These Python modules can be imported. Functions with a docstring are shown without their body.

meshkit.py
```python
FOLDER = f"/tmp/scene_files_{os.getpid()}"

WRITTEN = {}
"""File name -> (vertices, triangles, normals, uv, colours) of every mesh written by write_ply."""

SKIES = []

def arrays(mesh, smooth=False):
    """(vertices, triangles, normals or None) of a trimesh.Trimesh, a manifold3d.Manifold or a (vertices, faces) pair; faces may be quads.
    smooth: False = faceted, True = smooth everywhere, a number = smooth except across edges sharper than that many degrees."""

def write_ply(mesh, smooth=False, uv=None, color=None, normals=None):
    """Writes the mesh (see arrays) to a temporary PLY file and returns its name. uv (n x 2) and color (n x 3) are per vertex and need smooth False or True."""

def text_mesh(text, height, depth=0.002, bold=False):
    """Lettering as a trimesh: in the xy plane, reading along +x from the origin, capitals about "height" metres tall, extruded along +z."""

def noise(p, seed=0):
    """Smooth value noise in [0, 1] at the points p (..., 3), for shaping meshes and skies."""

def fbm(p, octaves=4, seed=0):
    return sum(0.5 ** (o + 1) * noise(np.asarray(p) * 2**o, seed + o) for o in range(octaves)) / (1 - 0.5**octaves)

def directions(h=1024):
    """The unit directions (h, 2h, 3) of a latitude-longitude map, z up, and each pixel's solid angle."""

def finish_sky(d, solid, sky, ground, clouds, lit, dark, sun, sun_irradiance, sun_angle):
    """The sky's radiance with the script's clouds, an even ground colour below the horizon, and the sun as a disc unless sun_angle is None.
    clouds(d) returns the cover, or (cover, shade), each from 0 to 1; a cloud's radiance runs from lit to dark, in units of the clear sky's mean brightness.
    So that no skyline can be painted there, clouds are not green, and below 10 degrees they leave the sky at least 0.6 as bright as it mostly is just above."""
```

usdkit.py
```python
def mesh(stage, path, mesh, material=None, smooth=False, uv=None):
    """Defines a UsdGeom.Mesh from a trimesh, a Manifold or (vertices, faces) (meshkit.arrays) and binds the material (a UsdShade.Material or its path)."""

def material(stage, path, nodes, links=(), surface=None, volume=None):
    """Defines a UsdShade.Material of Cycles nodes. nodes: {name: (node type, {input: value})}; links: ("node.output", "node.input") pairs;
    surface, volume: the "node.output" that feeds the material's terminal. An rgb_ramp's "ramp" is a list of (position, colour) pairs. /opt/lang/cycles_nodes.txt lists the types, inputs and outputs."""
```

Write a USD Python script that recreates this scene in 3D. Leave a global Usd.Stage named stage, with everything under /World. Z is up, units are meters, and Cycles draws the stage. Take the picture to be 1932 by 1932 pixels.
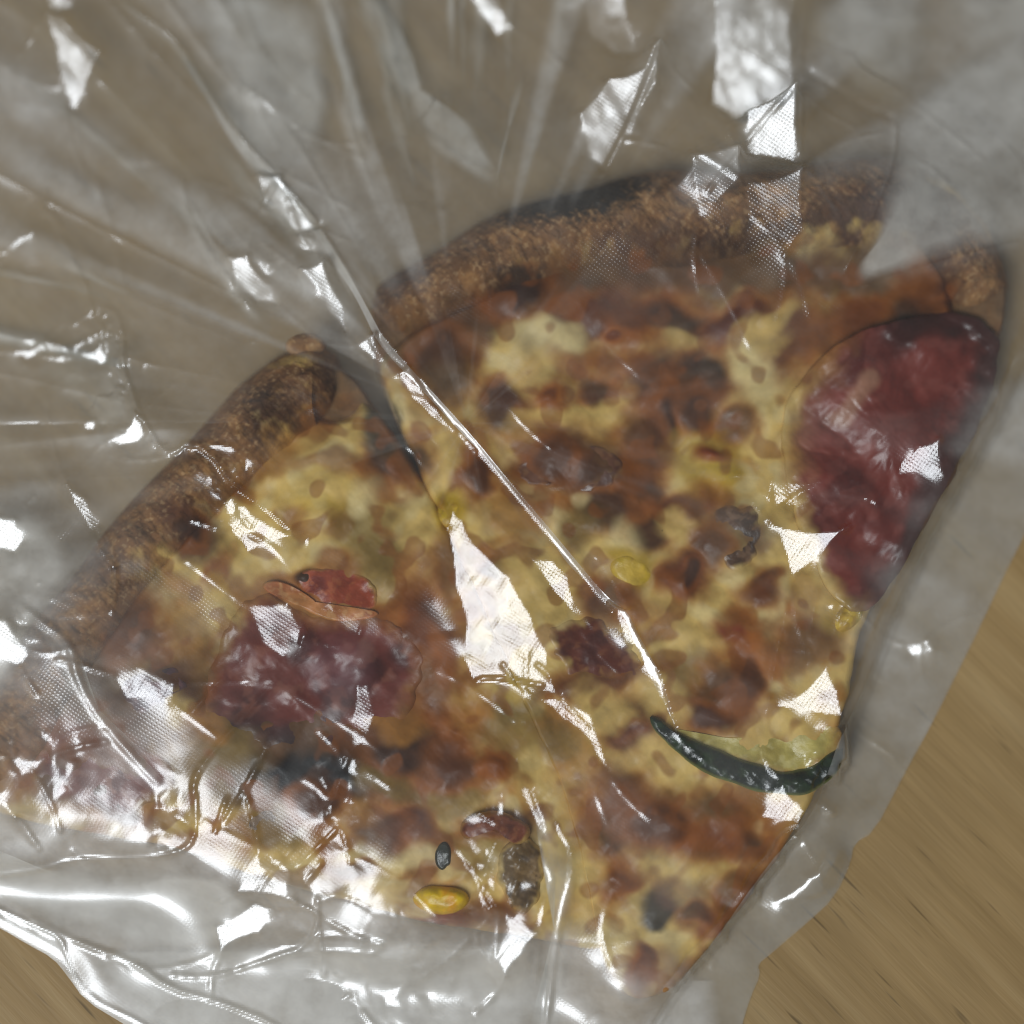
import math
import numpy as np
from scipy import ndimage as ndi
from scipy.interpolate import LinearNDInterpolator
import usdkit
from pxr import Usd, UsdGeom, UsdLux, UsdShade, Gf, Sdf, Vt

stage = Usd.Stage.CreateInMemory()
UsdGeom.SetStageUpAxis(stage, "Z")
UsdGeom.SetStageMetersPerUnit(stage, 1.0)
UsdGeom.Xform.Define(stage, "/World")
UsdGeom.Scope.Define(stage, "/World/Looks")
rng = np.random.default_rng(11)

# ------------------------------------------------------------------ camera
SIDE = 1932.0                      # the photograph was measured on a 1932 x 1932 view
SPAN = 0.206                       # metres across the picture at height ZR
S = SPAN / SIDE
ZR, DIST, TILT = 0.010, 0.50, math.radians(8.0)
CAM = np.array([0.0, -DIST * math.sin(TILT), ZR + DIST * math.cos(TILT)])
FWD = np.array([0.0, math.sin(TILT), -math.cos(TILT)])
UPV = np.array([0.0, math.cos(TILT), math.sin(TILT)])
cam = UsdGeom.Camera.Define(stage, "/World/camera")
FOCAL = 36.0 * DIST / SPAN
cam.CreateHorizontalApertureAttr(36.0)
cam.CreateVerticalApertureAttr(36.0)
cam.CreateFocalLengthAttr(FOCAL)
cam.CreateFStopAttr(3.0)
cam.CreateFocusDistanceAttr(DIST - 0.006)
cam.CreateExposureAttr(0.03)
cam.CreateClippingRangeAttr(Gf.Vec2f(0.02, 100.0))
cx = UsdGeom.Xformable(cam)
cx.AddTranslateOp().Set(Gf.Vec3d(*CAM))
cx.AddRotateXOp().Set(math.degrees(TILT))


def proj(x, y, z):
    px, py, pz = x - CAM[0], y - CAM[1], z - CAM[2]
    dep = py * FWD[1] + pz * FWD[2]
    return SIDE / 2 + px / dep * DIST / S, SIDE / 2 - (py * UPV[1] + pz * UPV[2]) / dep * DIST / S


def unproj(dx, dy, z):
    dx, dy = np.asarray(dx, float), np.asarray(dy, float)
    X, Y = (dx - SIDE / 2) * S / DIST, -(dy - SIDE / 2) * S / DIST
    ry, rz = FWD[1] + Y * UPV[1], FWD[2] + Y * UPV[2]
    t = (z - CAM[2]) / rz
    return X * t, CAM[1] + ry * t


# ------------------------------------------------------------------ light: one window, and the dim room around
WIN_AZ = np.array([-0.62, -0.78])
WIN_EL = math.radians(54.0)
WDIR = np.array([WIN_AZ[0] * math.cos(WIN_EL), WIN_AZ[1] * math.cos(WIN_EL), math.sin(WIN_EL)])
WDIR /= np.linalg.norm(WDIR)
WDIST = 2.2
win = UsdLux.RectLight.Define(stage, "/World/window_light")
win.CreateWidthAttr(0.76)
win.CreateHeightAttr(0.92)
win.CreateIntensityAttr(14.0)
win.CreateColorAttr(Gf.Vec3f(0.90, 0.95, 1.0))
zax = WDIR
xax = np.cross([0, 0, 1.0], zax); xax /= np.linalg.norm(xax)
yax = np.cross(zax, xax)
M = Gf.Matrix4d(*xax, 0, *yax, 0, *zax, 0, *(WDIR * WDIST), 1)
UsdGeom.Xformable(win).AddTransformOp().Set(M)
room = UsdLux.DomeLight.Define(stage, "/World/room_light")
room.CreateIntensityAttr(1.0)
rm = usdkit.material(stage, "/World/Looks/room_air", {"b": ("background_shader", {"color": (0.86, 0.93, 1.0), "strength": 0.17})}, surface="b.background")
UsdShade.MaterialBindingAPI.Apply(room.GetPrim()).Bind(rm)



def mirror_gradient(k=1.0, at=(0, 0, 0.01)):
    """The height gradient of film at a point that mirrors the window towards the camera."""
    at = np.asarray(at, float)
    v, l = CAM - at, WDIR * WDIST - at
    h = l / np.linalg.norm(l) + v / np.linalg.norm(v)
    h /= np.linalg.norm(h)
    return np.array([-h[0] / h[2], -h[1] / h[2]]) * k


# ------------------------------------------------------------------ helpers
def lin(c):
    c = np.asarray(c, float) / 255.0
    return np.where(c <= 0.04045, c / 12.92, ((c + 0.055) / 1.055) ** 2.4)


def vnoise(x, y, seed=0):
    """Smooth noise, roughly -1 to 1."""
    g = np.random.default_rng(1000 + seed).uniform(-1, 1, (64, 64))
    g = ndi.spline_filter(g, order=3, mode="grid-wrap")
    x, y = np.asarray(x, float), np.asarray(y, float)
    return ndi.map_coordinates(g, [np.mod(y, 64).ravel(), np.mod(x, 64).ravel()], order=3, mode="grid-wrap", prefilter=False).reshape(x.shape) * 1.25


def fbm2(x, y, seed=0, octv=3, gain=0.5):
    out, a, n = 0, 1.0, 0
    for o in range(octv):
        out = out + a * vnoise(x * 2**o + 7.3 * o, y * 2**o + 3.1 * o, seed + 17 * o)
        n += a
        a *= gain
    return out / n


def sstep(a, b, x):
    t = np.clip((x - a) / (b - a), 0, 1)
    return t * t * (3 - 2 * t)


def inside(poly, x, y):
    p = np.asarray(poly, float)
    r = np.zeros(x.shape, bool)
    j = len(p) - 1
    for i in range(len(p)):
        (xi, yi), (xj, yj) = p[i], p[j]
        if yi != yj:
            c = ((yi > y) != (yj > y)) & (x < (xj - xi) * (y - yi) / (yj - yi) + xi)
            r ^= c
        j = i
    return r


def seg_dist(pts, x, y, closed=False):
    """Distance to a polyline, position along it (0..1) and the side (+ left of travel)."""
    p = np.asarray(pts, float)
    if closed:
        p = np.vstack([p, p[:1]])
    L = np.r_[0, np.cumsum(np.hypot(*np.diff(p, axis=0).T))]
    best, at, side = np.full(x.shape, 1e9), np.zeros(x.shape), np.zeros(x.shape)
    for i in range(len(p) - 1):
        a, d = p[i], p[i + 1] - p[i]
        n2 = d @ d
        t = np.clip(((x - a[0]) * d[0] + (y - a[1]) * d[1]) / n2, 0, 1)
        ex, ey = x - a[0] - t * d[0], y - a[1] - t * d[1]
        q = np.hypot(ex, ey)
        m = q < best
        best = np.where(m, q, best)
        at = np.where(m, (L[i] + t * math.sqrt(n2)) / L[-1], at)
        side = np.where(m, np.sign(d[0] * ey - d[1] * ex), side)
    return best, at, side


def chaikin(p, n=2, closed=True):
    p = np.asarray(p, float)
    for _ in range(n):
        q = np.roll(p, -1, 0) if closed else p[1:]
        a = p if closed else p[:-1]
        r = np.empty((2 * len(a), 2))
        r[0::2], r[1::2] = 0.75 * a + 0.25 * q, 0.25 * a + 0.75 * q
        p = r if closed else np.vstack([p[:1], r, p[-1:]])
    return p


def set_primvar(m, name, arr, kind):
    pv = UsdGeom.PrimvarsAPI(m)
    if kind == "color":
        pv.CreatePrimvar(name, Sdf.ValueTypeNames.Color3fArray, "vertex").Set(Vt.Vec3fArray.FromNumpy(np.asarray(arr, np.float32)))
    else:
        pv.CreatePrimvar(name, Sdf.ValueTypeNames.FloatArray, "vertex").Set(Vt.FloatArray.FromNumpy(np.asarray(arr, np.float32)))


NAMES = {}


def path_for(name, parent):
    base = (parent or "/World") + "/" + name
    n = NAMES.get(base, 0)
    NAMES[base] = n + 1
    return base if n == 0 else f"{base}_{n:03d}"


def thing(name, label, cat, group=None, kind=None, at=(0, 0, 0)):
    p = path_for(name, None)
    x = UsdGeom.Xform.Define(stage, p)
    if any(at):
        x.AddTranslateOp().Set(Gf.Vec3d(*map(float, at)))
    o = x.GetPrim()
    ORIGIN[p] = np.array(at, float)
    tag(o, label, cat, group, kind)
    return p


ORIGIN = {}
UNDER = []


def tag(o, label=None, cat=None, group=None, kind=None):
    for k, v in (("label", label), ("category", cat), ("group", group), ("kind", kind)):
        if v:
            o.SetCustomDataByKey(k, v)


def part(name, parent, v, f, mat, tint=None, label=None, smooth=True, extra=None):
    root = parent if parent in ORIGIN else (parent.rsplit("/", 1)[0] if parent else None)
    off = ORIGIN.get(root, np.zeros(3)) if root else np.zeros(3)
    if root and "pizza" in root:
        UNDER.append(np.asarray(v))
    p = path_for(name, parent)
    m = usdkit.mesh(stage, p, (np.asarray(v) - off, f), mat, smooth=smooth)
    if tint is not None:
        set_primvar(m, "tint", tint, "color")
    for k, a in (extra or {}).items():
        set_primvar(m, k, a, "float")
    if label:
        m.GetPrim().SetCustomDataByKey("label", label)
    return p, m


def grid_faces(nr, nc, wrap=False):
    i, j = np.meshgrid(np.arange(nr - 1), np.arange(nc if wrap else nc - 1), indexing="ij")
    a, b = i * nc + j, i * nc + (j + 1) % nc
    return np.stack([a, b, b + nc, a + nc], -1).reshape(-1, 4)


def star(poly, top, bottom, nphi=240, nt=40, round_mm=2.0, center=None, smooth=2, power=1.0, wob=0.0, wseed=0):
    """A closed cushion over a star-shaped outline (D coordinates): top(x, y, dx, dy) gives its height, the rim rounds down to bottom. Returns v, f, (dx, dy), rim distance."""
    p = chaikin(poly, smooth)
    c = np.mean(p, 0) if center is None else np.asarray(center, float)
    d = np.vstack([p, p[:1]])
    s = np.r_[0, np.cumsum(np.hypot(*np.diff(d, axis=0).T))]
    u = np.linspace(0, s[-1], nphi, endpoint=False)
    ex, ey = np.interp(u, s, d[:, 0]), np.interp(u, s, d[:, 1])
    if wob:
        w = 1 + wob * fbm2(ex / 45.0, ey / 45.0, 300 + wseed, 3) / np.maximum(np.hypot(ex - c[0], ey - c[1]), 30) 
        ex, ey = c[0] + (ex - c[0]) * w, c[1] + (ey - c[1]) * w
    t = 1 - (1 - np.linspace(0, 1, nt)) ** 1.4
    t[0] = 0.002
    dx = c[0] + (ex - c[0])[None] * t[:, None]
    dy = c[1] + (ey - c[1])[None] * t[:, None]
    R = np.hypot(ex - c[0], ey - c[1])[None]
    rim = (1 - t[:, None]) * R * S
    x, y = unproj(dx, dy, 0.011)
    zt = top(x, y, dx, dy)
    zb = bottom(x, y, dx, dy) if callable(bottom) else np.full_like(zt, bottom)
    e = np.clip(rim / (round_mm * 1e-3), 0, 1)
    e = np.sqrt(np.maximum(1 - (1 - e) ** 2, 0))
    z = zb + (zt - zb) * e ** power
    V = np.stack([x, y, z], -1).reshape(-1, 3)
    F = grid_faces(nt, nphi, True)
    # underside: a few rings that follow the lower height
    rings = np.unique(np.linspace(0, nt - 1, 9).astype(int))
    lo = np.stack([x[rings], y[rings], np.minimum(zb[rings], z[rings]) - 0.0004], -1).reshape(-1, 3)
    n0, nr_ = len(V), len(rings)
    k = np.arange(nphi); k2 = (k + 1) % nphi
    e0 = n0 + (nr_ - 1) * nphi
    Fs = np.stack([(nt - 1) * nphi + k, (nt - 1) * nphi + k2, e0 + k2, e0 + k], -1)
    Fc = grid_faces(nr_, nphi, True)[:, ::-1] + n0
    V = np.vstack([V, lo])
    tri = np.vstack([F[:, [0, 1, 2]], F[:, [0, 2, 3]], Fs[:, [0, 1, 2]], Fs[:, [0, 2, 3]], Fc[:, [0, 1, 2]], Fc[:, [0, 2, 3]]])
    DXY = np.vstack([np.stack([dx.ravel(), dy.ravel()], -1), np.stack([dx[rings].ravel(), dy[rings].ravel()], -1)])
    # outward (up) orientation
    ups = np.cross(V[tri[:nphi * (nt - 1), 1]] - V[tri[:nphi * (nt - 1), 0]], V[tri[:nphi * (nt - 1), 2]] - V[tri[:nphi * (nt - 1), 0]])[:, 2].sum()
    if ups < 0:
        tri = tri[:, ::-1]
    rimf = np.r_[rim.ravel(), rim[rings].ravel()]
    return V, tri, DXY, rimf


# ------------------------------------------------------------------ materials
def food_material(name, rough=0.45, spec=0.35, bump_scale=900.0, bump=0.0003, coat=0.0, vary=0.35, sss=0.0):
    nodes = {
        "a": ("attribute", {"attribute": "tint"}),
        "g": ("geometry", {}),
        "n": ("noise_texture", {"scale": bump_scale, "detail": 4.0, "roughness": 0.6}),
        "n2": ("noise_texture", {"scale": bump_scale * 0.35, "detail": 3.0}),
        "r": ("map_range", {"from_min": 0.3, "from_max": 0.7, "to_min": 1 - vary, "to_max": 1 + vary}),
        "m": ("vector_math", {"math_type": "scale"}),
        "b": ("bump", {"strength": 0.7, "distance": bump}),
        "rr": ("map_range", {"from_min": 0.35, "from_max": 0.65, "to_min": rough - 0.12, "to_max": rough + 0.15}),
        "p": ("principled_bsdf", {"specular_ior_level": spec, "coat_weight": coat, "coat_roughness": 0.25, "subsurface_weight": sss, "subsurface_scale": 0.002}),
    }
    links = [("g.position", "n.vector"), ("g.position", "n2.vector"), ("n.fac", "b.height"), ("n2.fac", "r.value"), ("a.color", "m.vector1"), ("r.result", "m.scale"),
             ("m.vector", "p.base_color"), ("b.normal", "p.normal"), ("n2.fac", "rr.value"), ("rr.result", "p.roughness")]
    return usdkit.material(stage, "/World/Looks/" + name, nodes, links, surface="p.BSDF")


CHEESE = food_material("baked_cheese", 0.5, 0.28, 600, 0.0001, 0.04, 0.18, 0.0)
CRUST = food_material("baked_crust", 0.7, 0.2, 1000, 0.0003, 0.0, 0.18)
DOUGH = food_material("bread_crumb", 0.8, 0.15, 1200, 0.0006, 0.0, 0.25)
MEAT = food_material("cured_meat", 0.38, 0.45, 500, 0.00015, 0.15, 0.2)
VEG = food_material("cooked_vegetable", 0.35, 0.45, 900, 0.0002, 0.15, 0.22)


def film_material(name, emboss=1.0, tint=(0.99, 0.94, 0.845), frost_gain=1.0, refl=0.06, rough=0.19):
    K = 2 * math.pi / 0.00098
    nodes = {
        "g": ("geometry", {}),
        "wn": ("noise_texture", {"scale": 55.0, "detail": 2.0}),
        "wc": ("vector_math", {"math_type": "subtract", "vector2": (0.5, 0.5, 0.5)}),
        "ws": ("vector_math", {"math_type": "scale", "scale": 0.0025}),
        "wa": ("vector_math", {"math_type": "add"}),
        "rot": ("mapping", {"mapping_type": "point", "rotation": (0, 0, math.radians(-11)), "scale": (K, K, K)}),
        "x": ("separate_xyz", {}),
        "sx": ("math", {"math_type": "sine"}),
        "sy": ("math", {"math_type": "sine"}),
        "mul0": ("math", {"math_type": "multiply"}),
        "mul": ("math", {"math_type": "smoothmax", "value2": 0.0, "value3": 0.25}),
        # where the film has been stretched the embossing is fainter
        "en": ("noise_texture", {"scale": 42.0, "detail": 2.0}),
        "er": ("map_range", {"range_type": "smoothstep", "from_min": 0.38, "from_max": 0.62, "to_min": 0.45, "to_max": 1.15, "clamp": True}),
        "ea": ("attribute", {"attribute": "emboss"}),
        "eb": ("math", {"math_type": "multiply"}),
        "em": ("math", {"math_type": "multiply"}),
        "cn": ("noise_texture", {"scale": 520.0, "detail": 3.0, "roughness": 0.6}),
        "ca": ("math", {"math_type": "multiply_add", "value2": 0.45}),
        "bump": ("bump", {"strength": 1.0, "distance": 0.000026 * emboss}),
        "lw": ("layer_weight", {"blend": 0.5}),
        "pw": ("math", {"math_type": "power", "value2": 4.0}),
        "fr": ("math", {"math_type": "multiply_add", "value2": 0.65, "value3": refl}),
        "frc": ("math", {"math_type": "minimum", "value2": 0.8}),
        "tr": ("transparent_bsdf", {"color": (0.975, 0.98, 0.97)}),
        "df": ("diffuse_bsdf", {"color": tint}),
        "tl": ("translucent_bsdf", {"color": tint}),
        "dm0": ("mix_closure", {"fac": 0.35}),
        "sheen": ("glossy_bsdf", {"color": (1, 1, 1), "roughness": 0.5}),
        "dm": ("mix_closure", {"fac": 0.22}),
        "fa": ("attribute", {"attribute": "frost"}),
        "fn": ("noise_texture", {"scale": 160.0, "detail": 4.0, "roughness": 0.65}),
        "fm": ("map_range", {"from_min": 0.3, "from_max": 0.7, "to_min": 0.7 * frost_gain, "to_max": 1.3 * frost_gain}),
        "fmul": ("math", {"math_type": "multiply", "use_clamp": True}),
        "m1": ("mix_closure", {}),
        "gl": ("glossy_bsdf", {"color": (1, 1, 1), "roughness": rough}),
        "m2": ("mix_closure", {}),
    }
    links = [("g.position", "wn.vector"), ("wn.color", "wc.vector1"), ("wc.vector", "ws.vector1"), ("ws.vector", "wa.vector1"), ("g.position", "wa.vector2"),
             ("wa.vector", "rot.vector"), ("rot.vector", "x.vector"), ("x.x", "sx.value1"), ("x.y", "sy.value1"), ("sx.value", "mul0.value1"), ("sy.value", "mul0.value2"), ("mul0.value", "mul.value1"),
             ("g.position", "en.vector"), ("en.fac", "er.value"), ("mul.value", "em.value1"), ("er.result", "eb.value1"), ("ea.fac", "eb.value2"), ("eb.value", "em.value2"),
             ("g.position", "cn.vector"), ("cn.fac", "ca.value1"), ("em.value", "ca.value3"), ("ca.value", "bump.height"),
             ("lw.facing", "pw.value1"), ("pw.value", "fr.value1"), ("fr.value", "frc.value1"),
             ("df.BSDF", "dm0.closure1"), ("tl.BSDF", "dm0.closure2"), ("dm0.closure", "dm.closure1"), ("sheen.BSDF", "dm.closure2"), ("g.position", "fn.vector"), ("fn.fac", "fm.value"), ("fm.result", "fmul.value1"), ("fa.fac", "fmul.value2"),
             ("fmul.value", "m1.fac"), ("tr.BSDF", "m1.closure1"), ("dm.closure", "m1.closure2"),
             ("bump.normal", "gl.normal"), ("frc.value", "m2.fac"), ("m1.closure", "m2.closure1"), ("gl.BSDF", "m2.closure2")]
    return usdkit.material(stage, "/World/Looks/" + name, nodes, links, surface="m2.closure")


FILM = film_material("embossed_film", 1.0)
BACKFILM = film_material("back_film", 0.6)
GUSSET = film_material("gusset_film", 0.4, rough=0.3, refl=0.03)

WOOD = usdkit.material(stage, "/World/Looks/oiled_wood", {
    "g": ("geometry", {}),
    "mp": ("mapping", {"mapping_type": "point", "rotation": (0, 0, math.radians(46)), "scale": (1, 1, 1)}),
    "st": ("mapping", {"mapping_type": "point", "scale": (7.0, 130.0, 1.0)}),
    "n": ("noise_texture", {"scale": 1.0, "detail": 5.0, "roughness": 0.55, "distortion": 0.4}),
    "ramp": ("rgb_ramp", {"ramp": [(0.2, tuple(lin((140, 112, 68)))), (0.5, tuple(lin((160, 131, 86)))), (0.8, tuple(lin((178, 151, 106))))]}),
    "st2": ("mapping", {"mapping_type": "point", "scale": (60.0, 900.0, 1.0)}),
    "n2": ("noise_texture", {"scale": 1.0, "detail": 3.0, "roughness": 0.6}),
    "r2": ("map_range", {"from_min": 0.3, "from_max": 0.7, "to_min": 0.93, "to_max": 1.06, "clamp": True}),
    "st3": ("mapping", {"mapping_type": "point", "scale": (55.0, 700.0, 1.0), "location": (3, 5, 0)}),
    "n3": ("noise_texture", {"scale": 1.0, "detail": 1.0}),
    "r3": ("map_range", {"from_min": 0.68, "from_max": 0.76, "to_min": 1.0, "to_max": 0.5, "clamp": True}),
    "n4": ("noise_texture", {"scale": 14.0, "detail": 3.0}),
    "r4": ("map_range", {"from_min": 0.3, "from_max": 0.7, "to_min": 0.85, "to_max": 1.12, "clamp": True}),
    "k": ("math", {"math_type": "multiply"}),
    "k2": ("math", {"math_type": "multiply"}),
    "m": ("vector_math", {"math_type": "scale"}),
    "b": ("bump", {"strength": 0.5, "distance": 0.0002}),
    "p": ("principled_bsdf", {"roughness": 0.5, "specular_ior_level": 0.35}),
}, [("g.position", "mp.vector"), ("mp.vector", "st.vector"), ("mp.vector", "st2.vector"), ("mp.vector", "st3.vector"), ("st.vector", "n.vector"), ("st2.vector", "n2.vector"),
    ("st3.vector", "n3.vector"), ("n.fac", "ramp.fac"), ("n2.fac", "r2.value"), ("n3.fac", "r3.value"), ("r2.result", "k.value1"), ("r3.result", "k.value2"),
    ("g.position", "n4.vector"), ("n4.fac", "r4.value"), ("k.value", "k2.value1"), ("r4.result", "k2.value2"),
    ("ramp.color", "m.vector1"), ("k2.value", "m.scale"), ("m.vector", "p.base_color"), ("n2.fac", "b.height"), ("b.normal", "p.normal")], surface="p.BSDF")

# ------------------------------------------------------------------ the setting: table
tv = np.array([[-0.7, -0.45, 0], [0.7, -0.45, 0], [0.7, 0.55, 0], [-0.7, 0.55, 0], [-0.7, -0.45, -0.03], [0.7, -0.45, -0.03], [0.7, 0.55, -0.03], [-0.7, 0.55, -0.03]])
tf = np.array([[0, 1, 2, 3], [4, 7, 6, 5], [0, 4, 5, 1], [1, 5, 6, 2], [2, 6, 7, 3], [3, 7, 4, 0]])
_, tm = part("wooden_table", None, tv, tf, WOOD, smooth=False)
tag(tm.GetPrim(), "brown oiled wooden table top with fine diagonal grain", "table", kind="structure")

# ------------------------------------------------------------------ colours of the pizza (baked colours, with some shade painted in as dark spots)
COL = {
    "br": (70, 33, 8), "db": (40, 20, 8), "or": (160, 90, 20), "rb": (94, 37, 8), "yl": (206, 172, 44), "pl": (246, 228, 172), "gy": (96, 74, 54),
    "bk": (20, 13, 8), "ol": (134, 108, 48), "cr": (236, 204, 126), "pu": (86, 46, 30), "sc": (104, 68, 34), "pk": (150, 106, 82), "re": (140, 50, 20), "tn": (182, 126, 52),
}
COL = {k: lin(v) * np.array([0.86, 0.80, 0.69]) for k, v in COL.items()}
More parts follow.
